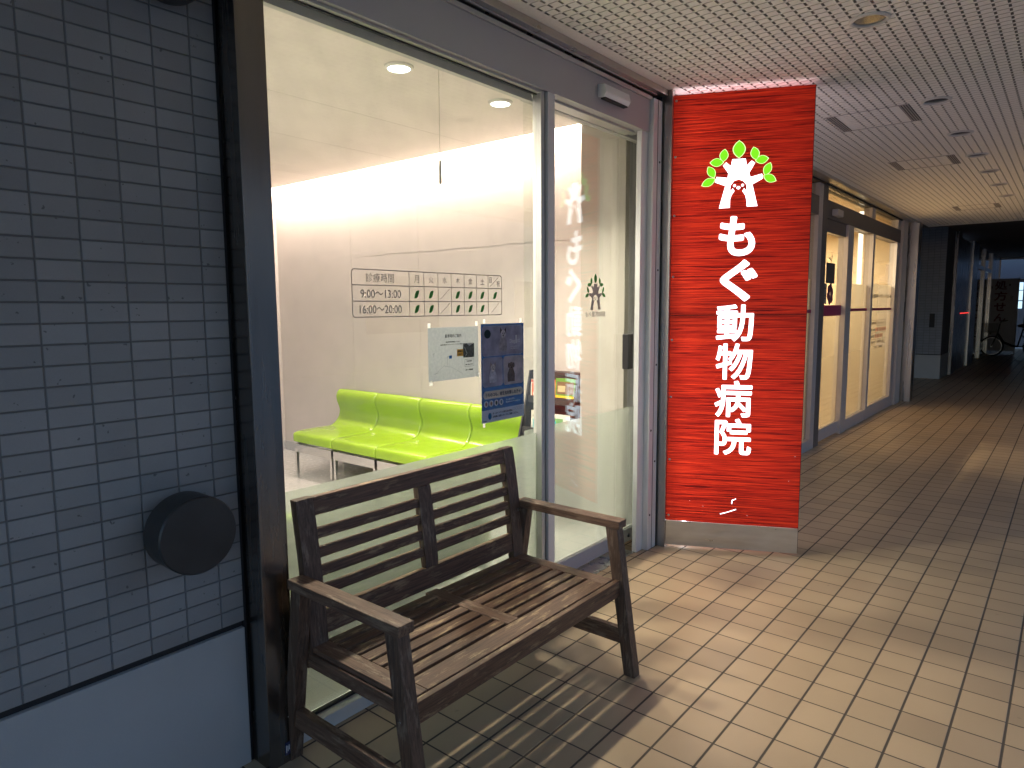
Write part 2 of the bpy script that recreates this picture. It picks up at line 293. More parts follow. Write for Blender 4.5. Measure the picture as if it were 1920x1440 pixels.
# ------------------------------------------------------------------ mesh helpers
class MB:
    def __init__(s): s.bm = bmesh.new()
    def box(s, x0, x1, y0, y1, z0, z1):
        v = [s.bm.verts.new(p) for p in ((x0,y0,z0),(x1,y0,z0),(x1,y1,z0),(x0,y1,z0),(x0,y0,z1),(x1,y0,z1),(x1,y1,z1),(x0,y1,z1))]
        for f in ((0,3,2,1),(4,5,6,7),(0,1,5,4),(1,2,6,5),(2,3,7,6),(3,0,4,7)): s.bm.faces.new([v[i] for i in f])
        return s
    def hexa(s, bot, top):
        v = [s.bm.verts.new(p) for p in list(bot)+list(top)]
        for f in ((0,3,2,1),(4,5,6,7),(0,1,5,4),(1,2,6,5),(2,3,7,6),(3,0,4,7)): s.bm.faces.new([v[i] for i in f])
        return s
    def prism(s, poly, axis, a, b):
        """poly of 2-D points extruded along axis ('x': poly=(y,z); 'y': poly=(x,z); 'z': poly=(x,y))"""
        def P(p, t): return {'x': (t, p[0], p[1]), 'y': (p[0], t, p[1]), 'z': (p[0], p[1], t)}[axis]
        A = [s.bm.verts.new(P(p, a)) for p in poly]; B = [s.bm.verts.new(P(p, b)) for p in poly]
        s.bm.faces.new(A); s.bm.faces.new(B[::-1])
        n = len(poly)
        for i in range(n): s.bm.faces.new((A[i], B[i], B[(i+1) % n], A[(i+1) % n]))
        return s
    def tube(s, pts, r, seg=10, cap=True):
        rings = []
        for i, p in enumerate(pts):
            p = Vector(p); d = (Vector(pts[min(i+1, len(pts)-1)]) - Vector(pts[max(i-1, 0)])).normalized()
            a = d.cross(Vector((0, 0, 1)));
            if a.length < 1e-3: a = d.cross(Vector((1, 0, 0)))
            a.normalize(); bb = d.cross(a)
            rr = r[i] if isinstance(r, (list, tuple)) else r
            rings.append([s.bm.verts.new(p + rr*(math.cos(t)*a + math.sin(t)*bb)) for t in [2*PI*k/seg for k in range(seg)]])
        for A, B in zip(rings, rings[1:]):
            for k in range(seg): s.bm.faces.new((A[k], A[(k+1) % seg], B[(k+1) % seg], B[k]))
        if cap: s.bm.faces.new(rings[0][::-1]); s.bm.faces.new(rings[-1])
        return s
    def lathe(s, prof, centre, axis='z', seg=48, close=False):
        rings = []
        for r, h in prof:
            ring = []
            for k in range(seg):
                t = 2*PI*k/seg; c, d = r*math.cos(t), r*math.sin(t)
                p = {'z': (c, d, h), 'y': (c, h, d), 'x': (h, c, d)}[axis]
                ring.append(s.bm.verts.new(Vector(p) + Vector(centre)))
            rings.append(ring)
        pairs = list(zip(rings, rings[1:]))
        if close: pairs.append((rings[-1], rings[0]))
        for A, B in pairs:
            for k in range(seg): s.bm.faces.new((A[k], A[(k+1) % seg], B[(k+1) % seg], B[k]))
        if not close:
            if prof[0][0] > 1e-4: s.bm.faces.new(rings[0][::-1])
            if prof[-1][0] > 1e-4: s.bm.faces.new(rings[-1])
        return s
    def flat(s, poly, y, th=0.0008):
        """thin sheet in the x-z plane whose face looks to -y, front face at y"""
        if th == 0:
            s.bm.faces.new([s.bm.verts.new((p[0], y, p[1])) for p in poly]); return s
        return s.prism(poly, 'y', y, y+th)
    def rect(s, u0, v0, u1, v1, y, th=0.0008):
        if th == 0: return s.flat([(u0, v0), (u1, v0), (u1, v1), (u0, v1)], y, 0)
        return s.box(u0, u1, y, y+th, v0, v1)
    def disc(s, u, v, ru, rv, y, th=0.0008, seg=24):
        return s.flat([(u+ru*math.cos(2*PI*k/seg), v+rv*math.sin(2*PI*k/seg)) for k in range(seg)], y, th)
    def build(s, name, mat, parent=None, bevel=0, smooth=False, local=False, mats=None, segs=2):
        if bevel:
            bmesh.ops.bevel(s.bm, geom=list(s.bm.edges), offset=bevel, segments=segs, affect='EDGES', profile=0.5, clamp_overlap=True)
        bmesh.ops.recalc_face_normals(s.bm, faces=s.bm.faces)
        me = bpy.data.meshes.new(name)
        if parent is not None and not local:
            bmesh.ops.translate(s.bm, verts=s.bm.verts, vec=-Vector(parent['_o']))
        s.bm.to_mesh(me); s.bm.free()
        for mm in (mats or [mat]): me.materials.append(mm)
        if smooth: me.polygons.foreach_set('use_smooth', [True]*len(me.polygons)); 
        o = bpy.data.objects.new(name, me); COL.objects.link(o)
        if smooth == 'auto':
            try: me.set_sharp_from_angle(angle=math.radians(35))
            except Exception: pass
        if parent is not None: o.parent = parent
        return o

def thing(name, label, cat, loc=(0, 0, 0), rotz=0, group=None):
    o = bpy.data.objects.new(name, None); COL.objects.link(o); o.location = loc; o.rotation_euler = (0, 0, rotz)
    o['label'] = label; o['category'] = cat; o['_o'] = list(loc); o.empty_display_size = 0.1
    if group: o['group'] = group
    return o
def tag(o, label, cat, group=None):
    o['label'] = label; o['category'] = cat
    if group: o['group'] = group
    return o
def struct(o): o['kind'] = 'structure'; return o
def sub(o, par):
    """make o a sub-part of the part par (both built under the same thing)"""
    o.parent = par; return o
def copy_tree(o, parent=None):
    c = o.copy(); COL.objects.link(c)
    c.parent = parent
    for ch in [x for x in bpy.data.objects if x.parent == o and x != c]: copy_tree(ch, c)
    return c

def rrect(x0, z0, x1, z1, r, n=6):
    p = []
    for cx, cz, a in ((x1-r, z1-r, 0), (x0+r, z1-r, 90), (x0+r, z0+r, 180), (x1-r, z0+r, 270)):
        for k in range(n+1):
            t = math.radians(a + 90*k/n); p.append((cx + r*math.cos(t), cz + r*math.sin(t)))
    return p
def leaf_poly(a, b, width, n=8):
    a = Vector(a); b = Vector(b); d = b-a; nrm = Vector((-d.y, d.x)).normalized()
    P = []
    for k in range(n+1):
        t = k/n; P.append(a + d*t + nrm*width/2*math.sin(PI*t)**0.8)
    for k in range(1, n):
        t = 1-k/n; P.append(a + d*t - nrm*width/2*math.sin(PI*t)**0.8)
    return [(p.x, p.y) for p in P]

def text_into(mb, txt, u0, v0, u1, v1, y, th=0.0008, bold=0.0, keep=False, align='C'):
    """letterforms scaled into the box u0..u1 x v0..v1 on the plane y (looking to -y)"""
    c = bpy.data.curves.new('t', 'FONT'); c.body = txt; c.size = 1; c.extrude = 0.01; c.resolution_u = 5
    o = bpy.data.objects.new('t', c); COL.objects.link(o)
    dg = bpy.context.evaluated_depsgraph_get(); me = bpy.data.meshes.new_from_object(o.evaluated_get(dg))
    if len(me.vertices):
        co = np.empty(len(me.vertices)*3, 'f'); me.vertices.foreach_get('co', co); co = co.reshape(-1, 3)
        mn = co.min(0); mx = co.max(0); w_ = max(mx[0]-mn[0], 1e-6); h_ = max(mx[1]-mn[1], 1e-6)
        sx = (u1-u0)/w_; sz = (v1-v0)/h_
        ox, oz = u0, v0
        if keep:
            s_ = min(sx, sz); ox = u0 + ((u1-u0) - w_*s_)/2 if align == 'C' else u0; oz = v0 + ((v1-v0) - h_*s_)/2; sx = sz = s_
        out = np.empty_like(co); out[:, 0] = ox + (co[:, 0]-mn[0])*sx; out[:, 2] = oz + (co[:, 1]-mn[1])*sz
        out[:, 1] = np.where(co[:, 2] > 0, y, y+th)
        polys = [list(p.vertices) for p in me.polygons]
        r = bold*min(sx, sz)*1.0; nk = 0 if bold <= 0 else (16 if bold > 0.016 else 6)
        offs = [(0.0, 0.0)] + [(r*math.cos(2*PI*k/nk), r*math.sin(2*PI*k/nk)) for k in range(nk)]
        if th == 0:
            front = out[:, 1] == y; polys = [q for q in polys if all(co[i, 2] > 0 for i in q)]
        # grow the strokes: shrink the glyph so that the widened one still fills the box
        if r > 0:
            cxm, czm = (out[:, 0].min()+out[:, 0].max())/2, (out[:, 2].min()+out[:, 2].max())/2
            W_, H_ = np.ptp(out[:, 0]), np.ptp(out[:, 2])
            out[:, 0] = cxm + (out[:, 0]-cxm)*(W_-2*r)/max(W_, 1e-6); out[:, 2] = czm + (out[:, 2]-czm)*(H_-2*r)/max(H_, 1e-6)
        for k, (ou, ov) in enumerate(offs):
            O = out + np.array([ou, 0.000004*k, ov])
            vs = [mb.bm.verts.new(p) for p in O.tolist()]
            for q in polys:
                try: mb.bm.faces.new([vs[i] for i in q])
                except ValueError: pass
    bpy.data.objects.remove(o); bpy.data.curves.remove(c); bpy.data.meshes.remove(me)
    return mb

# ================================================================== SETTING
FY = 1.98      # face of the aluminium shop-front
ZC = 2.765     # arcade ceiling
# ground outside + tiled arcade floor
struct(MB().box(-60, 140, -80, 80, -0.30, -0.02).build('ground', pmat('pale_paving', (0.55, 0.51, 0.46), 0.85, noise=0.2, nscale=6)))
struct(MB().box(-3.0, 29.0, -2.2, 6.8, -0.019, 0.0).build('floor', M['floor']))

def arcade_ceiling():
    pu, pv = 0.0525, 0.0555
    xs = set([-2.0, 13.05]); x0 = 2.484
    nx0 = int((-2.0-x0)/pu)+1; nx1 = int((13.0-x0)/pu)
    for k in range(nx0, nx1):
        a = x0 + k*pu; xs.update((round(a, 5), round(a+0.0065, 5), round(a+0.041, 5)))
    ys = set([-1.4, 1.93]); y0 = 1.857
    kk = 0
    while y0 - kk*pv > -1.3:
        b_ = y0 - kk*pv; ys.update((round(b_, 5), round(b_-0.0115, 5))); kk += 1
    holes = [(3.48, 0.79, 0.071), (5.08, 0.75, 0.071), (6.14, 0.74, 0.071), (7.11, 0.73, 0.071)]
    for hx, hy, hr in holes:
        for t in np.arange(-0.08, 0.0801, 0.005): xs.add(round(hx+t, 5)); ys.add(round(hy+t, 5)) if hx < 4 else None
    for t in np.arange(0.655, 0.835, 0.006): ys.add(round(float(t), 5))
    xs = np.array(sorted(xs)); ys = np.array(sorted(ys))
    xm = (xs[1:]+xs[:-1])/2; ym = (ys[1:]+ys[:-1])/2
    fu = np.mod(xm-x0, pu); fv = np.mod(y0-ym, pv)
    inx = (xm > -1.9) & (xm < 12.9); iny = (ym < y0) & (ym > -1.3)
    FU, FV = np.meshgrid(fu, fv, indexing='ij'); IN = inx[:, None] & iny[None, :]
    H = np.zeros(FU.shape, dtype=int)
    H[(FU < 0.0065) & (FV >= 0.0115) & (FV < 0.050) & IN] = 1
    H[(FU >= 0.0065) & (FU < 0.041) & (FV < 0.0115) & IN] = 2
    XM, YM = np.meshgrid(xm, ym, indexing='ij')
    for hx, hy, hr in holes: H[(XM-hx)**2+(YM-hy)**2 < hr*hr] = -1
    for (a, b_, c, d) in ((5.05, 5.53, 0.90, 1.39), (6.97, 7.42, 0.88, 1.37), (10.60, 11.05, 0.83, 1.32)):
        H[(XM > a-0.01) & (XM < b_+0.01) & (((YM > c-0.012) & (YM < c+0.10)) | ((YM > d-0.10) & (YM < d+0.012)))] = 0
    Z = np.array([ZC, ZC+0.006, ZC+0.010, ZC])
    V = []; F = []; MI = []
    def quad(a, b_, c, d, mi):
        i = len(V); V.extend((a, b_, c, d)); F.append((i, i+1, i+2, i+3)); MI.append(mi)
    nx, ny = H.shape
    # merge runs along y for flat cells to keep the count down
    for i in range(nx):
        j = 0
        while j < ny:
            h = H[i, j]; k = j
            while k+1 < ny and H[i, k+1] == h: k += 1
            if h >= 0:
                z = Z[h]; a, b_, c, d = xs[i], xs[i+1], ys[j], ys[k+1]
                quad((a, c, z), (a, d, z), (b_, d, z), (b_, c, z), h)
            if k+1 < ny and H[i, k+1] >= 0 and h >= 0:
                z1, z2 = Z[h], Z[H[i, k+1]]; y = ys[k+1]
                quad((xs[i], y, z1), (xs[i+1], y, z1), (xs[i+1], y, z2), (xs[i], y, z2), max(h, H[i, k+1]))
            j = k+1
    for j in range(ny):
        i = 0
        while i < nx-1:
            a, b_ = H[i, j], H[i+1, j]
            if a != b_ and a >= 0 and b_ >= 0:
                x = xs[i+1]; quad((x, ys[j], Z[a]), (x, ys[j+1], Z[a]), (x, ys[j+1], Z[b_]), (x, ys[j], Z[b_]), max(a, b_))
            i += 1
    me = bpy.data.meshes.new('ceiling'); me.from_pydata(V, [], F)
    me.materials.append(M['ceil']); me.materials.append(M['grooveshade']); me.materials.append(M['pitshade']); me.polygons.foreach_set('material_index', MI)
    o = bpy.data.objects.new('ceiling', me); COL.objects.link(o); struct(o)
arcade_ceiling()
struct(MB().box(-3.0, 13.05, -1.6, 6.8, 2.99, 3.10).build('ceiling_slab', M['plinth']))
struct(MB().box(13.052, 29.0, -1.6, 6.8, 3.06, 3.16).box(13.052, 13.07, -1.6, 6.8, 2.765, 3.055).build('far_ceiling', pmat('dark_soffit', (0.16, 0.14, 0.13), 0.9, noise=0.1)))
struct(MB().box(-3.0, 13.05, -1.6, -1.405, 2.6, 2.985).box(13.055, 29.0, -1.6, -1.405, 2.6, 3.055).build('canopy_edge', M['plinth']))

ob = thing('reflection_mask_building', 'plain pale building added across the lane, out of view, to mask the bright horizon in reflections', 'building', (8.0, -9.0, 0))  # unseen block added to keep the bright low sky out of the glass
MB().box(-14.0, 34.0, -10.0, -9.0, 0.0, 4.6).build('wall', pmat('mask_building_render', (0.52, 0.50, 0.48), 0.9, noise=0.1, nscale=2), ob)
for k in range(8): MB().box(-12.0+k*5.6, -9.6+k*5.6, -8.998, -8.96, 0.9, 2.3).build('window', pmat('dark_glazing', (0.02, 0.022, 0.03), 0.08), ob)

sw = thing('added_shade_wall', 'plain rendered wall added out of view on the street side to darken the far arcade', 'wall', (20.5, -1.5, 0))  # unseen wall added to keep skylight off the far arcade
MB().box(12.5, 28.0, -1.60, -1.41, 0.0, 2.595).build('wall', pmat('shade_wall_render', (0.22, 0.21, 0.20), 0.9), sw)

# ---- tiled wall on the left
tw = thing('tiled_wall', 'dim grey tiled wall with black joint and pale plinth left of the steel post', 'wall', (0, 2.03, 0))
MB().box(-3.0, 1.084, 2.03, 2.14, 0.494, 2.985).build('tile_face', M['walltile'], tw, local=False).location = (0, 0, 0)
# tile coordinates are taken in world space, so keep that mesh un-offset
tf = bpy.data.objects['tile_face']; tf.data.transform(Matrix.Translation((0, 2.03, 0))); tf.location = (0, -2.03, 0)
MB().box(-3.0, 1.084, 2.042, 2.14, 0.472, 0.493).build('joint', M['black'], tw)
MB().box(-3.0, 1.084, 2.028, 2.14, 0.0, 0.471).build('plinth', M['plinth'], tw, bevel=0.002)

# ---- steel post
sp_ = thing('steel_post', 'tall brushed steel post between the tiled wall and the big window', 'post', (1.14, 2.0, 0))
MB().box(1.096, 1.193, 1.93, 2.12, 0.0, 2.76).build('post_casing', M['steeld'], sp_, bevel=0.002)
MB().box(1.0845, 1.0955, 2.035, 2.12, 0.0, 2.76).build('gasket', M['black'], sp_)
stk = MB().rect(1.150, 0.028, 1.190, 0.072, 1.9285, 0.001).build('sticker', pmat('sticker_navy', (0.02, 0.03, 0.09), 0.5), sp_)
sb = MB()
for k in range(7): sb.rect(1.153+k*0.005, 0.036+0.004*(k % 3), 1.1555+k*0.005, 0.062-0.003*(k % 2), 1.9278, 0.0006)
sub(sb.build('sticker_print', M['white'], sp_), stk)

# ================================================================== CLINIC SHOPFRONT
sf = thing('clinic_shopfront', 'aluminium framed glass shopfront of the lit waiting room behind the bench', 'shopfront', (2.5, 2.03, 0))
# head fascia in three pieces: fascia, ridge, recess and steel trim to the ceiling
MB().box(1.194, 3.685, 1.98, 2.105, 2.512, 2.700).box(1.194, 3.93, 2.106, 2.20, 2.606, 2.700).build('head_fascia', M['aludark'], sf, bevel=0.0015)
MB().box(1.194, 3.70, 1.968, 1.979, 2.690, 2.699).box(1.194, 3.70, 1.972, 2.0, 2.701, 2.712).box(1.194, 3.72, 1.955, 1.965, 2.722, 2.728).build('fascia_ridge', M['alulight'], sf)
MB().box(1.194, 3.74, 2.002, 2.20, 2.701, 2.764).build('shadow_gap', M['black'], sf)
MB().box(1.194, 3.80, 1.925, 1.953, 2.729, 2.7645).box(1.194, 3.80, 1.954, 1.999, 2.730, 2.745).build('ceiling_trim', M['steelh'], sf, bevel=0.001)
MB().box(1.194, 2.70, 1.975, 2.10, 0.0, 0.052).build('sill', M['alu'], sf, bevel=0.002)
MB().box(1.194, 2.6545, 2.012, 2.03, 0.053, 0.062).build('glazing_bead', M['black'], sf)
MB().box(1.194, 2.6545, 2.0195, 2.034, 2.495, 2.4995).build('glazing_bead', M['black'], sf)
MB().box(1.194, 2.655, 2.0, 2.019, 2.500, 2.5115).box(2.655, 2.682, 1.995, 2.045, 0.053, 2.511).build('glazing_frame', M['alulight'], sf, bevel=0.001)
MB().box(1.2, 2.654, 2.05, 2.075, 2.47, 2.511).build('roller_blind_box', M['aludark'], sf)
MB().box(2.6825, 2.6925, 2.0, 2.045, 0.053, 2.511).build('gasket', M['black'], sf)
MB().box(2.693, 2.747, 1.982, 2.075, 0.0, 2.511).build('mullion', M['alu'], sf, bevel=0.0015)
MB().box(1.194, 2.6545, 2.022, 2.030, 0.063, 2.494).build('window_glass', M['glass'], sf)
MB().box(1.194, 2.6545, 2.031, 2.0325, 0.063, 0.883).build('frosted_film', M['film'], sf)
# jamb side
MB().box(3.61, 3.685, 1.99, 2.02, 0.0, 2.511).box(3.686, 3.79, 1.955, 2.02, 0.0, 2.70).build('door_jamb', M['alu'], sf, bevel=0.0015)
MB().box(3.735, 3.738, 1.953, 1.9545, 0.0, 2.70).box(3.7905, 3.806, 1.965, 2.104, 0.0, 2.76).build('gasket', M['black'], sf)
for z in (0.22, 0.55, 0.75, 1.15, 1.72, 2.35):
    MB().lathe([(0.0, -0.0035), (0.005, -0.003), (0.007, 0.0)], (3.71 if z in (0.22, 0.75) else 3.765, 1.9548, z), 'y', 12).build('screw', M['darkmetal'], sf)
MB().box(3.807, 3.84, 1.90, 2.105, 0.0, 2.764).build('edge_strip', M['steel'], sf, bevel=0.001)
# overhead door track below the fascia
MB().box(2.748, 3.609, 2.035, 2.105, 2.500, 2.5115).build('door_track', M['alulight'], sf, bevel=0.001)
MB().box(3.935, 4.2, 2.106, 2.2, 0.0, 2.70).build('end_jamb', M['alu'], sf)
MB().box(2.748, 3.609, 2.0, 2.20, -0.002, 0.004).build('threshold', M['steel'], sf)
# sliding door
dr = MB().box(2.70, 3.93, 2.115, 2.155, 2.501, 2.603).box(2.70, 3.93, 2.115, 2.155, 0.012, 0.094).box(3.850, 3.93, 2.115, 2.155, 0.0945, 2.5005).build('door', M['aludark'], sf, bevel=0.0015)
sub(MB().box(3.846, 3.8495, 2.112, 2.1545, 0.0945, 2.5005).build('door_edge', M['alulight'], sf), dr)
g = MB().box(2.70, 3.8455, 2.131, 2.139, 0.095, 2.5005).build('door_glass', M['glass'], sf); sub(g, dr)
g = MB().box(2.70, 3.8455, 2.1402, 2.1415, 0.095, 0.874).build('door_film', M['film'], sf); sub(g, dr)
g = MB().box(3.655, 3.715, 2.085, 2.1305, 1.122, 1.338).build('handle', pmat('black_handle', (0.02, 0.02, 0.022), 0.3), sf, bevel=0.006); sub(g, dr)
g = MB().lathe([(0.0, -0.004), (0.013, -0.004), (0.015, 0.0)], (3.735, 2.1145, 0.052), 'y', 20).build('lock', M['steel'], sf, smooth='auto'); sub(g, dr)

# door sensor
sn = thing('door_sensor', 'grey wedge shaped sensor box fixed above the clinic sliding door', 'sensor', (3.24, 1.98, 2.58))
MB().prism([(1.979, 2.645), (1.935, 2.640), (1.925, 2.600), (1.940, 2.577), (1.979, 2.577)], 'x', 3.118, 3.368).build('housing', M['alu'], sn, bevel=0.003)
MB().box(3.13, 3.356, 1.938, 1.965, 2.570, 2.5765).build('lens', M['black'], sn)

# ================================================================== CLINIC INTERIOR
rm = thing('waiting_room', 'bright ivory waiting room with glowing cove seen through the clinic window', 'room', (2.0, 4.3, 0))
MB().box(-1.6, 4.2, 2.201, 6.6, -0.0185, 0.001).build('room_floor', M['floorin'], rm)
MB().box(4.05, 4.16, 2.201, 6.5, 0.0, 3.02).build('end_wall', M['wallin'], rm)
MB().box(-1.6, 4.2, 6.501, 6.6, 0.0, 2.98).build('back_wall', M['wallin'], rm)
MB().box(-1.7, -1.6, 2.14, 6.6, 0.0, 2.98).build('near_wall', M['wallin'], rm)
MB().box(3.90, 4.0495, 2.30, 2.60, 0.0, 2.698).box(3.80, 4.0495, 2.201, 2.299, 0.0, 2.698).build('wall_return', pmat('beige_return_wall', (0.33, 0.31, 0.275), 0.75, noise=0.03, nscale=5), rm, bevel=0.002)
MB().box(-1.6, 3.87, 2.201, 6.5, 2.70, 2.72).box(3.8705, 4.049, 2.201, 2.6, 2.70, 2.72).build('room_ceiling', M['ceilin'], rm)
MB().box(-1.6, 3.87, 4.298, 4.30, 2.6993, 2.6999).box(-1.6, 3.87, 5.398, 5.40, 2.6993, 2.6999).box(-1.6, 3.87, 3.498, 3.50, 2.6993, 2.6999).build('ceiling_joint', pmat('joint_beige', (0.45, 0.41, 0.38), 0.8), rm)
MB().box(3.84, 3.855, 2.61, 6.49, 2.7205, 2.84).box(3.5, 4.0495, 2.602, 6.5, 2.96, 2.975).build('cove', M['wallin'], rm)
MB().box(3.862, 3.885, 2.65, 6.45, 2.725, 2.75).build('cove_strip', emit('cove_led', (1.0, 0.86, 0.70), 5.0), rm)
MB().box(4.041, 4.0495, 2.61, 6.5, 0.0015, 0.10).box(-1.6, 4.04, 6.49, 6.5005, 0.0015, 0.10).build('skirting', pmat('grey_skirting', (0.35, 0.35, 0.36), 0.5), rm)
# wallpaper seam: slightly lifted paper edge
sm = MB()
zz = 1.99; y = 2.62
while y < 5.0:
    y2 = y + random.uniform(0.05, 0.14); z2 = 1.985 + random.uniform(-0.006, 0.006)
    sm.hexa([(4.0488, y, zz-0.0015), (4.0498, y, zz-0.0015), (4.0498, y2, z2-0.0015), (4.0488, y2, z2-0.0015)], [(4.0488, y, zz+0.0015), (4.0498, y, zz+0.0015), (4.0498, y2, z2+0.0015), (4.0488, y2, z2+0.0015)])
    y = y2; zz = z2
sm.box(4.0488, 4.0498, 4.35, 4.3515, 0.1, 2.9).box(4.0488, 4.0498, 5.27, 5.2715, 0.1, 2.9)
sm.build('wallpaper_seam', M['wallin'], rm)

for i, (x, y) in enumerate(DL[:3] if False else DL[:2]):
    d = thing('downlight', ['round lit ceiling downlight in the waiting room left of the pull cord', 'round lit ceiling downlight in the waiting room right of the pull cord'][i], 'ceiling light', (x, y, 2.70))
    MB().lathe([(0.056, 2.685), (0.064, 2.6845), (0.072, 2.690), (0.072, 2.6995), (0.056, 2.6995)], (x, y, 0), 'z', 40, close=True).build('trim_ring', M['white'], d, smooth='auto')
    MB().lathe([(0.0, 2.690), (0.0555, 2.690), (0.0555, 2.698)], (x, y, 0), 'z', 40).build('lens', M['lampon'], d)

# pull cord
pc = thing('pull_cord', 'thin blind pull cord with a small weighted grip hanging behind the window', 'cord', (2.289, 2.30, 2.70))
MB().tube([(2.289, 2.30, 2.699), (2.2885, 2.3, 2.4), (2.2875, 2.30, 2.18)], 0.0013, 6).build('cord', M['vgrey'], pc)
MB().tube([(2.2875, 2.30, 2.18), (2.2875, 2.30, 2.172), (2.2875, 2.30, 2.08), (2.2875, 2.3, 2.07)], [0.003, 0.0065, 0.007, 0.004], 10).build('grip', pmat('clear_grey_grip', (0.25, 0.25, 0.24), 0.25), pc, smooth='auto')

# waiting chairs
prof = [(3.470, 0.290), (3.466, 0.362), (3.478, 0.385), (3.52, 0.396), (3.62, 0.399), (3.76, 0.398), (3.84, 0.396), (3.885, 0.401), (3.925, 0.420), (3.957, 0.450), (3.978, 0.485), (3.988, 0.52), (3.985, 0.555),
        (3.972, 0.59), (3.958, 0.625), (3.952, 0.66), (3.956, 0.695), (3.972, 0.722), (3.995, 0.736), (4.02, 0.737), (4.036, 0.725), (4.038, 0.69), (4.038, 0.30), (3.95, 0.288), (3.6, 0.286)]
def smooth_closed(p, it=2):
    for _ in range(it):
        q = []
        for i in range(len(p)):
            a = p[i]; b_ = p[(i+1) % len(p)]
            q.append((0.75*a[0]+0.25*b_[0], 0.75*a[1]+0.25*b_[1])); q.append((0.25*a[0]+0.75*b_[0], 0.25*a[1]+0.75*b_[1]))
        p = q
    return p
PW = 0.576
def seat_mesh(y0):
    mb = MB(); P = smooth_closed(prof, 1)
    cx = sum(p[0] for p in P)/len(P); cz = sum(p[1] for p in P)/len(P)
    n = len(P)
    # offset inward along edge normals for rounded side edges
    def inset(P, d):
        out = []
        for i in range(n):
            a = Vector(P[i-1]); b_ = Vector(P[i]); c = Vector(P[(i+1) % n])
            t = (c-a); t = t.normalized() if t.length > 0 else Vector((1, 0)); nn = Vector((-t.y, t.x))
            out.append((b_.x - nn.x*d*SGN, b_.y - nn.y*d*SGN))
        return out
    ar = sum(P[i][0]*P[(i+1) % n][1]-P[(i+1) % n][0]*P[i][1] for i in range(n))
    SGN = -1 if ar > 0 else 1
    rings = []
    for dy, ins in ((0.0, 0.016), (0.003, 0.008), (0.010, 0.002), (0.02, 0.0), (PW*0.35, -0.001), (PW*0.65, -0.001), (PW-0.02, 0.0), (PW-0.010, 0.002), (PW-0.003, 0.008), (PW, 0.016)):
        Q = inset(P, ins); rings.append([mb.bm.verts.new((q[0], y0+dy, q[1])) for q in Q])
    for A, B in zip(rings, rings[1:]):
        for k in range(n): mb.bm.faces.new((A[k], A[(k+1) % n], B[(k+1) % n], B[k]))
    mb.bm.faces.new(rings[0][::-1]); mb.bm.faces.new(rings[-1])
    return mb
YF = 5.45
ch = thing('waiting_chair', 'lime green waiting chair at the far left end of the row', 'chair', (3.75, YF-PW/2, 0), group='lime green chairs along the waiting room wall')
y0 = YF-PW+0.001
seat_mesh(y0).build('seat', M['green'], ch, smooth='auto')
MB().box(3.485, 4.02, y0+0.012, y0+0.030, 0.215, 0.284).box(3.485, 4.02, y0+PW-0.032, y0+PW-0.014, 0.215, 0.284).box(3.475, 3.4848, y0+0.012, y0+PW-0.014, 0.212, 0.284).box(4.021, 4.03, y0+0.012, y0+PW-0.014, 0.215, 0.284).build('seat_frame', M['chrome'], ch)
for lx in (3.478, 3.99):
    for ly in (y0+0.010, y0+PW-0.038):
        MB().box(lx, lx+0.026, ly, ly+0.026, 0.008, 0.2115).box(lx+0.003, lx+0.023, ly+0.003, ly+0.023, 0.001, 0.0078).build('leg', M['chrome'], ch)
chair_labels = [None, 'second lime green waiting chair from the far left end', 'third lime green waiting chair, below the parking notice', 'lime green waiting chair next to the black magazine rack, behind the dog poster']
for k in range(1, 4):
    c = copy_tree(ch); c.location.y -= (PW+0.006)*k; c['label'] = chair_labels[k]

wl = ['green chair blurred by the frosted film, directly behind the right half of the bench', 'green chair blurred by the frosted film, directly behind the left half of the bench', 'mostly hidden green chair blurred by the frosted film right beside the steel post']
for k, cx in enumerate((2.235, 1.653, 1.071)):
    c = copy_tree(ch); c.location = (cx, 2.492, 0); c.rotation_euler = (0, 0, -PI/2); c['label'] = wl[k]; c['group'] = 'lime green chairs backed against the window'

# magazine rack (stepped, three pockets) and what stands in it
mr_ = thing('magazine_rack', 'black stepped magazine rack against the end wall beside the green chairs', 'rack', (3.85, 2.84, 0))
bk = pmat('black_rack', (0.025, 0.023, 0.022), 0.5)
side = [(4.03, 0.02), (4.03, 1.05), (3.90, 1.05), (3.855, 0.86), (3.83, 0.80), (3.79, 0.66), (3.77, 0.60), (3.72, 0.42), (3.69, 0.36), (3.66, 0.02)]
for yy in (2.612, 3.03): MB().prism(side, 'y', yy, yy+0.014).build('side_panel', bk, mr_, bevel=0.001)
MB().box(4.012, 4.03, 2.6265, 3.0295, 0.02, 1.045).build('back_panel', bk, mr_)
for (x, z) in ((3.865, 0.82), (3.795, 0.60), (3.725, 0.38)):
    MB().box(x, 4.011, 2.6265, 3.0295, z, z+0.012).box(x, x+0.010, 2.6265, 3.0295, z+0.0125, z+0.052).build('shelf', bk, mr_)
MB().box(3.935, 4.011, 2.6265, 3.0295, 1.0, 1.045).build('top_board', bk, mr_)
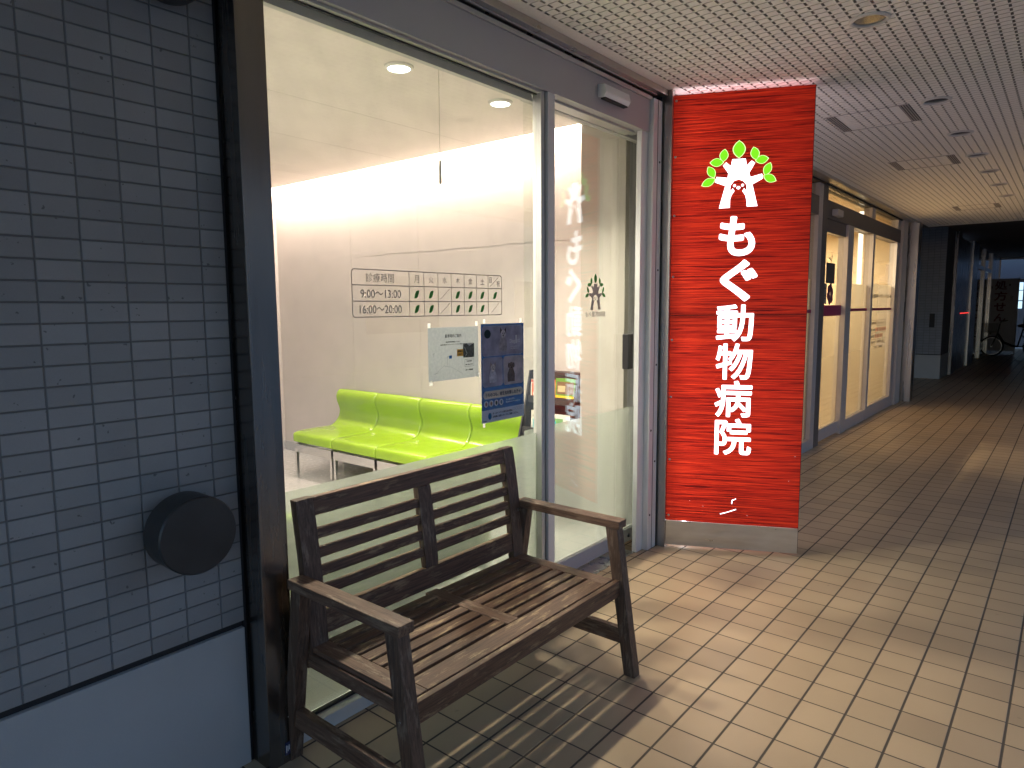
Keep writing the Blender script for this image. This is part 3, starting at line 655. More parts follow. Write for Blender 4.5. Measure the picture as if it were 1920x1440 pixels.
def mag(y, z, x, wd, ht, col, deco, label, name='magazine', lean=0.05, thick=0.006, cat='magazine', yaw=0):
    t = thing(name, label, cat, (x, y, z), -PI/2)
    # local frame: +x -> world -y, face looks to -x world
    def R(o):
        o.rotation_euler = (math.atan(lean)*-1, 0, 0)
    c = MB().box(-wd/2, wd/2, 0, thick, 0, ht).build('cover', pmat('mag_'+label[:14], col, 0.35), t, local=True); R(c)
    for kind, args, cc in deco:
        mb = MB()
        if kind == 'r': mb.rect(args[0]*wd-wd/2, args[1]*ht, args[2]*wd-wd/2, args[3]*ht, -0.0006-args[4]*0.0005, 0.0005)
        elif kind == 't': text_into(mb, args[0], args[1]*wd-wd/2, args[2]*ht, args[3]*wd-wd/2, args[4]*ht, -0.0022, 0.0005, bold=0.02)
        elif kind == 'c': mb.disc(args[0]*wd-wd/2, args[1]*ht, args[2]*wd, args[2]*wd, -0.0016, 0.0005)
        o = mb.build('title' if kind == 't' else 'picture', pmat('ink_%02d%02d%02d' % tuple(int(q*60) for q in cc), cc, 0.4), t, local=True); R(o)
    return t
Wt = (0.75, 0.74, 0.7)
mag(2.935, 0.834, 3.885, 0.17, 0.155, (0.70, 0.66, 0.58), [('r', (0, .86, 1, .97, 0), (0.45, 0.06, 0.03)), ('t', ('TRAVEL', .08, .72, .92, .83), (0.5, 0.05, 0.03))], 'cream magazine with a red heading at the back of the top pocket')
mag(2.925, 0.834, 3.878, 0.16, 0.125, (0.62, 0.09, 0.02), [('t', ('東京ラン', .1, .62, .92, .85), Wt), ('t', ('キング', .3, .36, .95, .58), Wt), ('c', (.2, .42, .13), Wt), ('r', (0, 0, 1, .2, 0), (0.10, 0.28, 0.22))], 'red magazine with white lettering in the top pocket of the rack')
mag(2.83, 0.834, 3.892, 0.05, 0.16, (0.55, 0.16, 0.05), [('r', (.1, .2, .9, .8, 0), (0.65, 0.5, 0.2))], 'narrow orange magazine just right of the mullion in the rack')
mag(2.715, 0.834, 3.882, 0.165, 0.175, (0.10, 0.24, 0.04), [('r', (.06, .36, .94, .86, 0), (0.16, 0.10, 0.05)), ('r', (.12, .45, .5, .7, 1), (0.45, 0.36, 0.2)), ('r', (0, 0, 1, .3, 0), (0.72, 0.50, 0.03)), ('t', ('たのしい どうぶつ', .06, .1, .94, .22), (0.45, 0.04, 0.02))], 'green book with a yellow band at the bottom in the top pocket')
mag(2.90, 0.614, 3.815, 0.13, 0.16, (0.66, 0.60, 0.52), [('t', ('はじめての', .1, .72, .9, .84), (0.3, 0.25, 0.2)), ('c', (.5, .4, .2), (0.55, 0.35, 0.3))], 'beige booklet standing in the middle pocket of the rack')
mag(2.80, 0.614, 3.818, 0.05, 0.15, (0.70, 0.72, 0.74), [('t', ('本', .2, .5, .8, .9), (0.05, 0.2, 0.5))], 'white booklet with a blue character in the middle pocket')
mag(2.845, 0.614, 3.808, 0.20, 0.10, (0.04, 0.42, 0.52), [('t', ('人体', .12, .35, .42, .78), (0.85, 0.75, 0.08)), ('t', ('おもしろ', .46, .45, .92, .7), Wt), ('t', ('ずかん', .5, .12, .9, .36), (0.85, 0.75, 0.08))], 'turquoise children book about the body at the front of the middle pocket', name='book', cat='book')
mag(2.70, 0.614, 3.812, 0.15, 0.15, (0.55, 0.55, 0.5), [('r', (.1, .3, .6, .8, 0), (0.12, 0.3, 0.12)), ('t', ('病院', .1, .05, .9, .25), (0.1, 0.1, 0.1))], 'pale booklet with a green picture below the yellow banded book')

# ================================================================== THINGS ON THE GLASS
YG = 2.0212   # outer face of the window glass is 2.022
# opening hours decal
oh = thing('opening_hours_decal', 'grey lettered opening hours grid with green leaves on the window', 'decal', (1.97, YG, 1.557))
TX0, TX1, TZ0, TZ1 = 1.551, 2.390, 1.4685, 1.6465
lw_ = 0.0036
def ring(poly_o, poly_i, mb, y, th):
    n = len(poly_o)
    for i in range(n):
        a, b_, c, d = poly_o[i], poly_o[(i+1) % n], poly_i[(i+1) % n], poly_i[i]
        mb.flat([a, b_, c, d], y, th)
mb = MB(); ring(rrect(TX0, TZ0, TX1, TZ1, 0.014), rrect(TX0+lw_, TZ0+lw_, TX1-lw_, TZ1-lw_, 0.0115), mb, YG, 0.0006)
zr = [1.5875, 1.5285]; cols = [1.8286, 1.9076, 1.9858, 2.0627, 2.1413, 2.2193, 2.2958]
for z in zr: mb.rect(TX0+lw_, z-lw_/2, TX1-lw_, z+lw_/2, YG, 0.0006)
for x in cols: mb.rect(x-0.0016, TZ0+lw_, x+0.0016, TZ1-lw_, YG-0.0002, 0.0006)
mb.build('grid', M['vgrey'], oh)
mb = MB()
text_into(mb, '診療時間', 1.616, 1.599, 1.752, 1.633, YG-0.0004, bold=0.005)
ce = cols + [TX1]
for k, chh in enumerate('月火水木金土'):
    c = (ce[k]+ce[k+1])/2; text_into(mb, chh, c-0.0135, 1.600, c+0.0135, 1.632, YG-0.0004, bold=0.006, keep=True)
text_into(mb, '日', 2.303, 1.612, 2.320, 1.636, YG-0.0004, bold=0.01); text_into(mb, '祝', 2.352, 1.596, 2.375, 1.622, YG-0.0004, bold=0.01)
text_into(mb, '9:00〜13:00', 1.590, 1.541, 1.785, 1.572, YG-0.0004, bold=0.014)
text_into(mb, '16:00〜20:00', 1.584, 1.483, 1.787, 1.514, YG-0.0004, bold=0.014)
def slash(x0, z0, x1, z1):
    d = Vector((x1-x0, z1-z0)).normalized(); n_ = Vector((-d.y, d.x))*0.0013
    mb.prism([(x0+n_.x, z0+n_.y), (x0-n_.x, z0-n_.y), (x1-n_.x, z1-n_.y), (x1+n_.x, z1+n_.y)], 'y', YG-0.0004, YG+0.0002)
slash(1.998, 1.538, 2.052, 1.580); slash(1.998, 1.479, 2.052, 1.521); slash(2.316, 1.480, 2.368, 1.522); slash(2.309, 1.596, 2.367, 1.638)
mb.build('lettering', M['vgrey'], oh)
for r, z in enumerate((1.5565, 1.4985)):
    for k in range(7):
        if k == 2 or (k == 6 and r == 1): continue
        c = (ce[k]+ce[k+1])/2
        P = []
        for t in [i/8 for i in range(9)]:
            P.append((c-0.0135+0.027*t - 0.004*math.sin(PI*t), z-0.0155+0.031*t + 0.0105*math.sin(PI*t)))
        for t in [i/8 for i in range(7, 0, -1)]:
            P.append((c-0.0135+0.027*t + 0.004*math.sin(PI*t), z-0.0155+0.031*t - 0.0105*math.sin(PI*t)))
        MB().flat(P, YG-0.0002, 0.0006).build('leaf', M['vgreen'], oh)

TR = [(0.2587, 2.0736), (0.2913, 2.2003), (0.2332, 2.2236), (0.2414, 2.2536), (0.3028, 2.2452), (0.3065, 2.2715), (0.2756, 2.3162), (0.2929, 2.3341), (0.3195, 2.31), (0.3266, 2.3495), (0.3994, 2.3491), (0.4079, 2.3096), (0.4334, 2.3359), (0.452, 2.3236), (0.4209, 2.2669), (0.4289, 2.244), (0.4918, 2.2595), (0.4978, 2.233), (0.4404, 2.2028), (0.472, 2.0785), (0.4133, 2.0786), (0.4107, 2.1151), (0.4041, 2.1419), (0.3871, 2.1677), (0.3969, 2.1838), (0.4047, 2.1699), (0.4112, 2.1741), (0.4082, 2.2021), (0.3906, 2.2241), (0.3645, 2.2345), (0.3389, 2.2267), (0.321, 2.2026), (0.3172, 2.1785), (0.3248, 2.1721), (0.3326, 2.1854), (0.3427, 2.1697), (0.3263, 2.1454), (0.3195, 2.1229), (0.3193, 2.0749)]
EY = [((0.3426, 2.1993), 0.0075, 0.0075), ((0.3869, 2.2002), 0.0075, 0.0075), ((0.3644, 2.1869), 0.0105, 0.0085)]
LV = [((0.3619, 2.4544), (0.3633, 2.3534), 0.072), ((0.2842, 2.4106), (0.2743, 2.3374), 0.050), ((0.1996, 2.3363), (0.2804, 2.3360), 0.048), ((0.1911, 2.3155), (0.2303, 2.2496), 0.046), ((0.1559, 2.2068), (0.2362, 2.2441), 0.046),
      ((0.4412, 2.4137), (0.4596, 2.3381), 0.050), ((0.5267, 2.3454), (0.4519, 2.3340), 0.048), ((0.5368, 2.3211), (0.506, 2.2495), 0.046), ((0.5714, 2.2151), (0.4990, 2.2500), 0.046)]
def emblem(parent, tr, y, trunk_mat, leaf_mat, th, local, leafw=1.0, leafscale=None, rim=None):
    f = tr
    MB().flat([f(p) for p in TR], y, th).build('emblem_trunk', trunk_mat, parent, local=local)
    mb = MB()
    for c, a, b_ in EY:
        cc = f(c); k = abs(f((a, 0))[0]-f((0, 0))[0]); k2 = abs(f((0, b_))[1]-f((0, 0))[1]); mb.disc(cc[0], cc[1], k, k2, y, th)
    mb.build('emblem_face', trunk_mat, parent, local=local)
    for a, b_, wd in LV:
        P = [f(p) for p in leaf_poly(a, b_, wd*leafw)]
        if rim:
            MB().flat(P, y+0.0003, th).build('emblem_leaf_rim', rim, parent, local=local)
            c = ((a[0]+b_[0])/2, (a[1]+b_[1])/2)
            P = [f((c[0]+(p[0]-c[0])*0.88, c[1]+(p[1]-c[1])*0.92)) for p in leaf_poly(a, b_, wd*leafw)]
        MB().flat(P, y, th).build('emblem_leaf', leaf_mat, parent, local=local)
# door logo (grey tree with green leaves)
YD = 2.1302
dl_ = thing('door_logo_decal', 'small grey tree emblem with green leaves and clinic name on the sliding door', 'decal', (3.287, YD, 1.57))
dx0, dx1 = 3.243, 3.457
def fd(p): return (dx0 + (p[0]-0.1559)/(0.5714-0.1559)*(dx1-dx0), 1.4857 + (p[1]-2.0736)/(2.4544-2.0736)*(1.692-1.4857))
emblem(dl_, fd, YD-0.0004, M['vgrey'], M['vgreen'], 0.0006, False, leafw=0.8)
MB_ = MB(); text_into(MB_, 'もぐ動物病院', 3.246, 1.446, 3.457, 1.479, YD-0.0004, bold=0.012); MB_.build('lettering', M['vgrey'], dl_)

tape = paper('clear_tape', (0.85, 0.86, 0.82), 0.6)
# parking notice
pn = thing('parking_notice', 'pale grey printed parking map sheet taped to the window left of the dog poster', 'notice', (2.07, YG, 1.31))
YP = 2.0195
MB().rect(1.921, 1.201, 2.224, 1.422, YP, 0).build('sheet', paper('grey_paper', (0.33, 0.36, 0.38), 0.5, noise=0.08, nscale=90), pn)
ink = paper('print_ink', (0.05, 0.055, 0.06), 0.5)
mb = MB(); text_into(mb, '駐車場のご案内', 2.020, 1.378, 2.116, 1.393, YP-0.0006, bold=0.0)
text_into(mb, '当院の駐車場は建物裏にございます', 2.022, 1.358, 2.108, 1.363, YP-0.0006); text_into(mb, '満車の際は近くのコインパーキングをご利用ください', 1.992, 1.347, 2.146, 1.352, YP-0.0006)
text_into(mb, '受付時間内', 2.148, 1.270, 2.182, 1.276, YP-0.0006); text_into(mb, '無料でご利用いただけます', 2.142, 1.256, 2.188, 1.261, YP-0.0006); text_into(mb, '♣ もぐ動物病院', 2.142, 1.232, 2.188, 1.239, YP-0.0006, bold=0.01)
ring([(2.136, 1.250), (2.194, 1.250), (2.194, 1.281), (2.136, 1.281)], [(2.137, 1.251), (2.193, 1.251), (2.193, 1.280), (2.137, 1.280)], mb, YP-0.0006, 0)
TH = [0.0]
def ln(mb, pts, w_, y):
    for a, b_ in zip(pts, pts[1:]):
        d = (Vector(b_)-Vector(a)).normalized(); n_ = Vector((-d.y, d.x))*w_/2
        mb.flat([(a[0]+n_.x, a[1]+n_.y), (a[0]-n_.x, a[1]-n_.y), (b_[0]-n_.x, b_[1]-n_.y), (b_[0]+n_.x, b_[1]+n_.y)], y, TH[0])
ln(mb, [(2.030, 1.262), (2.030, 1.298), (2.042, 1.300)], 0.001, YP-0.0006)
ln(mb, [(1.955, 1.228), (2.010, 1.262), (2.06, 1.252), (2.12, 1.222)], 0.0006, YP-0.0006)
ln(mb, [(1.945, 1.31), (1.955, 1.318), (1.95, 1.302)], 0.0008, YP-0.0006); ln(mb, [(1.95, 1.232), (1.975, 1.234)], 0.0006, YP-0.0006)
mb.build('print', ink, pn)
MB().rect(2.041, 1.290, 2.058, 1.303, YP-0.0007, 0).build('map_marker', paper('blue_marker', (0.03, 0.12, 0.35), 0.5), pn)
MB().rect(2.089, 1.297, 2.130, 1.327, YP-0.0007, 0).build('map_label', paper('amber_label', (0.55, 0.30, 0.06), 0.5), pn)
mb = MB(); text_into(mb, '駐車場入口', 2.093, 1.315, 2.124, 1.322, YP-0.0012, bold=0.02); text_into(mb, '5台まで', 2.097, 1.303, 2.12, 1.309, YP-0.0012, bold=0.02); mb.build('label_text', ink, pn)
MB().rect(2.127, 1.289, 2.196, 1.350, YP-0.0009, 0).build('photo', paper('asphalt_photo', (0.10, 0.105, 0.10), 0.5, noise=0.5, nscale=160), pn)
mb = MB(); ln(mb, [(2.135, 1.335), (2.150, 1.307), (2.140, 1.295)], 0.0015, YP-0.0014); mb.flat([(2.15, 1.349), (2.19, 1.349), (2.165, 1.338)], YP-0.0014, 0); mb.build('photo_highlight', paper('print_white', (0.8, 0.8, 0.8), 0.5), pn)
for k, (x, z) in enumerate(((1.921, 1.421), (2.205, 1.424), (1.925, 1.186), (2.212, 1.198))):
    tz = MB().rect(x, z, x+0.016, z+0.02, YP-0.0005-0.0003*k, 0).build('tape', tape, pn)

# dog poster
dp = thing('dog_poster', 'tall navy poster with photos of dogs taped inside the window', 'poster', (2.39, YG, 1.2))
YQ = 2.0195
navy = paper('poster_navy', (0.012, 0.034, 0.11), 0.5)
MB().rect(2.242, 0.985, 2.545, 1.4305, YQ, 0).build('sheet', navy, dp)
MB().rect(2.242, 0.985, 2.545, 1.0425, YQ-0.0006, 0).build('footer_band', paper('poster_white', (0.72, 0.76, 0.80), 0.5), dp)
def photo(x0, z0, x1, z1, col, r=0.016): return MB().flat(rrect(x0, z0, x1, z1, r), YQ-0.0006, 0).build('photo', paper('photo%.3f' % x0, col, 0.5, noise=0.35, nscale=18), dp)
photo(2.250, 1.285, 2.537, 1.422, (0.46, 0.42, 0.48)); photo(2.250, 1.146, 2.389, 1.280, (0.26, 0.29, 0.42)); photo(2.394, 1.146, 2.540, 1.280, (0.62, 0.52, 0.50))
def dog(name, cx, cz, s, fur, face, ear, parent, up_ears=True):
    y = YQ-0.0012
    MB().flat([(cx-0.9*s, cz-2.6*s), (cx-1.0*s, cz-1.4*s), (cx-0.55*s, cz-0.4*s), (cx+0.5*s, cz-0.4*s), (cx+0.95*s, cz-1.4*s), (cx+0.9*s, cz-2.6*s)], y, 0).build('dog_body', paper(name+'fur', fur, 0.5, noise=0.3, nscale=60), parent)
    mb = MB()
    for sgn in (-1, 1):
        if up_ears: mb.flat([(cx+sgn*0.25*s, cz+0.55*s), (cx+sgn*0.72*s, cz+0.05*s), (cx+sgn*0.70*s, cz+1.05*s)][::sgn], y-0.0004, 0)
        else: mb.disc(cx+sgn*0.62*s, cz+0.12*s, 0.26*s, 0.42*s, y-0.0004, 0)
    mb.build('dog_ears', paper(name+'ear', ear, 0.5), parent)
    MB().disc(cx, cz, 0.58*s, 0.66*s, y-0.0008, 0).build('dog_head', paper(name+'face', face, 0.5, noise=0.3, nscale=80), parent)
    mb = MB().disc(cx-0.22*s, cz+0.12*s, 0.075*s, 0.085*s, y-0.0014, 0).disc(cx+0.22*s, cz+0.12*s, 0.075*s, 0.085*s, y-0.0014, 0).disc(cx, cz-0.22*s, 0.13*s, 0.10*s, y-0.0014, 0)
    mb.build('dog_features', paper('dog_black', (0.01, 0.01, 0.01), 0.5), parent)
dog('terrier', 2.393, 1.382, 0.030, (0.48, 0.43, 0.44), (0.75, 0.70, 0.68), (0.10, 0.07, 0.06), dp)
dog('shiba', 2.320, 1.232, 0.026, (0.72, 0.70, 0.76), (0.75, 0.68, 0.64), (0.40, 0.31, 0.26), dp)
dog('poodle', 2.450, 1.232, 0.028, (0.19, 0.145, 0.13), (0.24, 0.17, 0.14), (0.14, 0.10, 0.09), dp, False)
MB().disc(2.285, 1.385, 0.022, 0.02, YQ-0.0012, 0).build('photo_blur', paper('blur_dark', (0.03, 0.045, 0.04), 0.5), dp)
mb = MB(); text_into(mb, 'Dog', 2.440, 1.334, 2.478, 1.357, YQ-0.002, bold=0.012); text_into(mb, '1', 2.482, 1.336, 2.492, 1.375, YQ-0.002, bold=0.02); text_into(mb, 'st', 2.496, 1.340, 2.514, 1.357, YQ-0.002)
text_into(mb, 'いちばんの家族だから', 2.446, 1.320, 2.510, 1.325, YQ-0.002); text_into(mb, 'わんこの健康をまもろう', 2.446, 1.311, 2.506, 1.316, YQ-0.002); mb.build('title', paper('print_white', (0.8, 0.8, 0.8), 0.5), dp)
MB().flat(rrect(2.254, 1.092, 2.536, 1.128, 0.0175), YQ-0.0007, 0).build('slogan_band', paper('slogan_beige', (0.85, 0.72, 0.55), 0.5), dp)
mb = MB(); text_into(mb, 'うちのコも、寄生虫対策しなきゃ！', 2.268, 1.101, 2.524, 1.119, YQ-0.0014, bold=0.015); mb.build('slogan', paper('navy_ink', (0.01, 0.015, 0.05), 0.5), dp)
pcs = [(0.30, 0.14, 0.12), (0.35, 0.17, 0.10), (0.03, 0.05, 0.03), (0.10, 0.15, 0.22)]
for k in range(4):
    cx = 2.272+0.035*k; MB().disc(cx, 1.070, 0.0145, 0.0145, YQ-0.0007, 0).build('pest_badge', paper('badge_white', (0.85, 0.8, 0.76), 0.5), dp)
    MB().disc(cx, 1.070, 0.007, 0.0095, YQ-0.0013, 0).build('pest_drawing', paper('pest%d' % k, pcs[k], 0.5), dp)
mb = MB(); text_into(mb, '月に1度のお薬で、', 2.410, 1.074, 2.475, 1.081, YQ-0.0012); text_into(mb, '寄生虫からワンちゃんを守ろう', 2.410, 1.062, 2.515, 1.069, YQ-0.0012); mb.build('small_print', paper('print_white', (0.8, 0.8, 0.8), 0.5), dp)
MB().disc(2.296, 1.013, 0.012, 0.016, YQ-0.0012, 0).build('badge', paper('badge_blue', (0.02, 0.16, 0.36), 0.5), dp)
mb = MB(); text_into(mb, 'オールインワンの寄生虫対策は、', 2.316, 1.018, 2.46, 1.028, YQ-0.0012, bold=0.01); text_into(mb, 'お気軽に当院スタッフにご相談ください。', 2.316, 1.003, 2.50, 1.013, YQ-0.0012, bold=0.01); text_into(mb, '2024.', 2.250, 0.991, 2.276, 0.996, YQ-0.0012); mb.build('footer_text', paper('navy_ink', (0.01, 0.015, 0.05), 0.5), dp)
mb = MB()
for k in range(4): ring([(2.468+0.018*k+0.008*math.cos(t), 1.029+0.008*math.sin(t)) for t in [i*PI/8 for i in range(16)]], [(2.468+0.018*k+0.0072*math.cos(t), 1.029+0.0072*math.sin(t)) for t in [i*PI/8 for i in range(16)]], mb, YQ-0.0018, 0)
mb.build('footer_icons', paper('badge_blue', (0.02, 0.16, 0.36), 0.5), dp)
for k, (x, z) in enumerate(((2.249, 0.966), (2.256, 1.432), (2.515, 1.432))):
    MB().rect(x, z, x+0.015, z+0.02, YQ-0.0004, 0).build('tape', tape, dp)

TH[0] = 0.0006
# ================================================================== RED SIGN
sg_rot = math.atan2(-0.903, 0.429)
sg = thing('lit_red_sign', 'tall red wood-grain clinic sign with glowing white lettering and tree emblem', 'sign', (3.829, 1.89, 0), sg_rot)
L = 0.762; BT = 0.11
MB().rect(-0.012, 1.4505, L, 2.732, 0.001, 0).rect(-0.012, 0.172, L, 1.4475, 0.001, 0).build('front_panel', M['red'], sg, local=True)
MB().box(-0.010, L-0.002, BT, BT+0.004, 0.172, 2.732).build('rear_panel', pmat('opal_rear_panel', (0.7, 0.6, 0.6), 0.5, emis=(1.0, 0.80, 0.86), estr=0.5), sg, local=True)
MB().box(L-0.004, L+0.003, 0.005, BT-0.001, 0.02, 2.732).box(-0.012, -0.006, 0.005, BT-0.001, 0.02, 2.732).build('edge_frame', pmat('sign_edge_dark', (0.03, 0.012, 0.012), 0.5), sg, local=True)
MB().box(-0.012, L, 0.001, 0.004, 0.015, 0.170).box(-0.012, L, BT, BT+0.003, 0.015, 0.170).build('skirt', M['steelh'], sg, local=True)
MB().box(-0.005, L-0.005, 0.0045, BT-0.0005, 1.435, 1.462).build('seam_light_stop', M['black'], sg, local=True)  # black block added behind the seam to stop tube light leaking out
MB().tube([(0.10, BT*0.62, 0.05), (0.10, BT*0.62, 1.40)], 0.013, 10).tube([(0.10, BT*0.62, 1.48), (0.10, BT*0.62, 2.68)], 0.013, 10).build('lamp_tube', M['tube'], sg, local=True)
bolt = MB()
for z in (2.70, 2.38, 2.04, 1.68, 1.30, 0.95, 0.56, 0.205): bolt.lathe([(0.0, -0.004), (0.006, -0.003), (0.0075, 0.0)], (0.004, 0.0, z), 'y', 12)
bolt.build('bolt', M['steel'], sg, local=True)
emblem(sg, lambda p: p, -0.0012, M['letter'], M['leafon'], 0.0011, True, rim=M['leafrim'])
chars = [('も', 0.2628, 0.4656, 1.7952, 2.0259), ('ぐ', 0.2756, 0.4854, 1.5303, 1.7733), ('動', 0.2607, 0.4723, 1.2937, 1.5117), ('物', 0.2635, 0.4733, 1.0635, 1.2809), ('病', 0.263, 0.4772, 0.8369, 1.0569), ('院', 0.2685, 0.4800, 0.6046, 0.8272)]
for c, u0, u1, v0, v1 in chars:
    mb = MB(); text_into(mb, c, u0, v0, u1, v1, -0.0014, 0.0013, bold=0.030 if c in 'もぐ' else 0.0165)
    mb.build('character', M['letter'], sg, local=True)
mb = MB()
for a, b_ in (((0.312, 0.232), (0.352, 0.245)), ((0.352, 0.245), (0.405, 0.267)), ((0.379, 0.300), (0.381, 0.322)), ((0.381, 0.322), (0.403, 0.332))):
    ln(mb, [a, b_], 0.0045, -0.0014)
for u, v in ((0.13, 0.305), (0.21, 0.275), (0.47, 0.232), (0.70, 0.46), (0.73, 0.61)): mb.disc(u, v, 0.0011, 0.0011, -0.0012, 0.0008, 8)
mb.build('scratch', M['letter'], sg, local=True)

# ================================================================== BENCH
bn = thing('wooden_bench', 'weathered brown slatted wooden bench standing in front of the clinic window', 'bench', (1.78, 1.63, 0))
BV = 0.0025
def hx(x0, x1, pts_b, pts_t):   # leg with splay: (y0,y1,z) bottom/top
    (a0, a1, za), (b0, b1, zb) = pts_b, pts_t
    return MB().hexa([(x0, a0, za), (x1, a0, za), (x1, a1, za), (x0, a1, za)], [(x0, b0, zb), (x1, b0, zb), (x1, b1, zb), (x0, b1, zb)])
for x0, x1 in ((1.168, 1.213), (2.332, 2.377)):
    hx(x0, x1, (1.285, 1.335, 0.0), (1.373, 1.428, 0.6075)).build('leg', M['wz'], bn, bevel=BV)
    hx(x0, x1, (1.925, 1.972, 0.0), (1.835, 1.885, 0.6075)).build('leg', M['wz'], bn, bevel=BV)
for x0, x1 in ((1.163, 1.222), (2.328, 2.387)):
    MB().box(x0, x1, 1.362, 1.895, 0.608, 0.641).build('armrest', M['wy'], bn, bevel=BV)
for x0, x1 in ((1.176, 1.204), (2.341, 2.369)):
    MB().box(x0, x1, 1.327, 1.932, 0.125, 0.190).build('stretcher', M['wy'], bn, bevel=BV)
# seat frame
MB().box(1.2135, 2.3315, 1.357, 1.3795, 0.330, 0.398).build('front_rail', M['wx'], bn, bevel=BV)
MB().box(1.2135, 2.3315, 1.872, 1.894, 0.325, 0.385).build('rear_rail', M['wx'], bn, bevel=BV)
for x0, x1 in ((1.215, 1.240), (2.305, 2.330)): MB().box(x0, x1, 1.380, 1.8715, 0.330, 0.379).build('side_rail', M['wy'], bn, bevel=BV)
MB().box(1.765, 1.795, 1.380, 1.8715, 0.330, 0.372).build('centre_rail', M['wy'], bn, bevel=BV)
for x0, x1 in ((1.222, 1.286), (1.752, 1.812), (2.262, 2.324)): MB().box(x0, x1, 1.3835+(0.082 if x0 > 1.7 and x0 < 1.8 else 0), 1.885, 0.381, 0.400).build('seat_end_slat', M['wy'], bn, bevel=BV)
MB().box(1.2875, 2.2605, 1.3825, 1.4635, 0.3805, 0.400).build('seat_slat', M['wx'], bn, bevel=BV)
for bx0, bx1 in ((1.2875, 1.7505), (1.8135, 2.2605)):
    for k in range(7):
        ya = 1.478 + k*0.0575
        MB().box(bx0, bx1, ya, ya+0.0435, 0.3815+random.uniform(-0.001, 0.001), 0.3995).build('seat_slat', M['wx'], bn, bevel=BV)
# back: curved stiles
def ycur(z):  # centre line of the back, leaning away at the top
    t = (z-0.36)/0.52; return 1.868 + 0.030*t + 0.030*t*t
def stile(x0, x1, z0, z1, d=0.032):
    mb = MB(); zs = [z0+(z1-z0)*k/12 for k in range(13)]
    poly = [(ycur(z)-d/2, z) for z in zs] + [(ycur(z)+d/2, z) for z in reversed(zs)]
    return mb.prism(poly, 'x', x0, x1)
stile(1.2165, 1.283, 0.335, 0.882).build('back_stile', M['wz'], bn, bevel=BV)
stile(2.262, 2.3285, 0.335, 0.882).build('back_stile', M['wz'], bn, bevel=BV)
stile(1.742, 1.808, 0.505, 0.8185, 0.028).build('back_stile', M['wz'], bn, bevel=BV)
def rail(x0, x1, z0, z1, d=0.026):
    y0_, y1_ = ycur(z0), ycur(z1)
    return MB().hexa([(x0, y0_-d/2, z0), (x1, y0_-d/2, z0), (x1, y0_+d/2, z0), (x0, y0_+d/2, z0)], [(x0, y1_-d/2, z1), (x1, y1_-d/2, z1), (x1, y1_+d/2, z1), (x0, y1_+d/2, z1)])
rail(1.2835, 2.2615, 0.819, 0.880).build('top_rail', M['wx'], bn, bevel=BV)
rail(1.2835, 2.2615, 0.425, 0.5045).build('bottom_rail', M['wx'], bn, bevel=BV)
for bx0, bx1 in ((1.2835, 1.7415), (1.8085, 2.2615)):
    for z in (0.757, 0.694, 0.632, 0.568): rail(bx0, bx1, z-0.017, z+0.018, 0.018).build('back_slat', M['wx'], bn, bevel=BV)
for x, s in ((1.1675, -1), (2.3775, 1)):
    mb = MB()
    for y, z in ((1.322, 0.157), (1.372, 0.36), (1.935, 0.157)): mb.lathe([(0.0, 0.003*s), (0.005, 0.0025*s), (0.006, 0.0)], (x, y, z), 'x', 12)
    mb.build('bolt', M['steel'], bn)
mb = MB().box(2.310, 2.3275, 1.86, 1.885, 0.596, 0.6075).build('bracket', M['steel'], bn)

# ================================================================== ROUND WALL LAMPS
def wall_disc(cx, cz, label):
    t = thing('round_wall_lamp', label, 'wall lamp', (cx, 2.03, cz), group='round dark wall lamps on the tiled wall')
    MB().lathe([(0.085, 2.028), (0.092, 2.02), (0.092, 1.985)], (cx, 0, cz), 'y', 56).build('wall_plate', M['darkmetal'], t, smooth='auto')
    MB().lathe([(0.108, 1.9845), (0.112, 1.980), (0.112, 1.886), (0.108, 1.881), (0.0, 1.880)], (cx, 0, cz), 'y', 64).build('cover', M['darkmetal'], t, smooth='auto')
wall_disc(0.886, 0.862, 'unlit dark round wall lamp low on the tiled wall beside the bench')
wall_disc(0.925, 2.446, 'unlit dark round wall lamp high on the tiled wall, cut by the top edge')

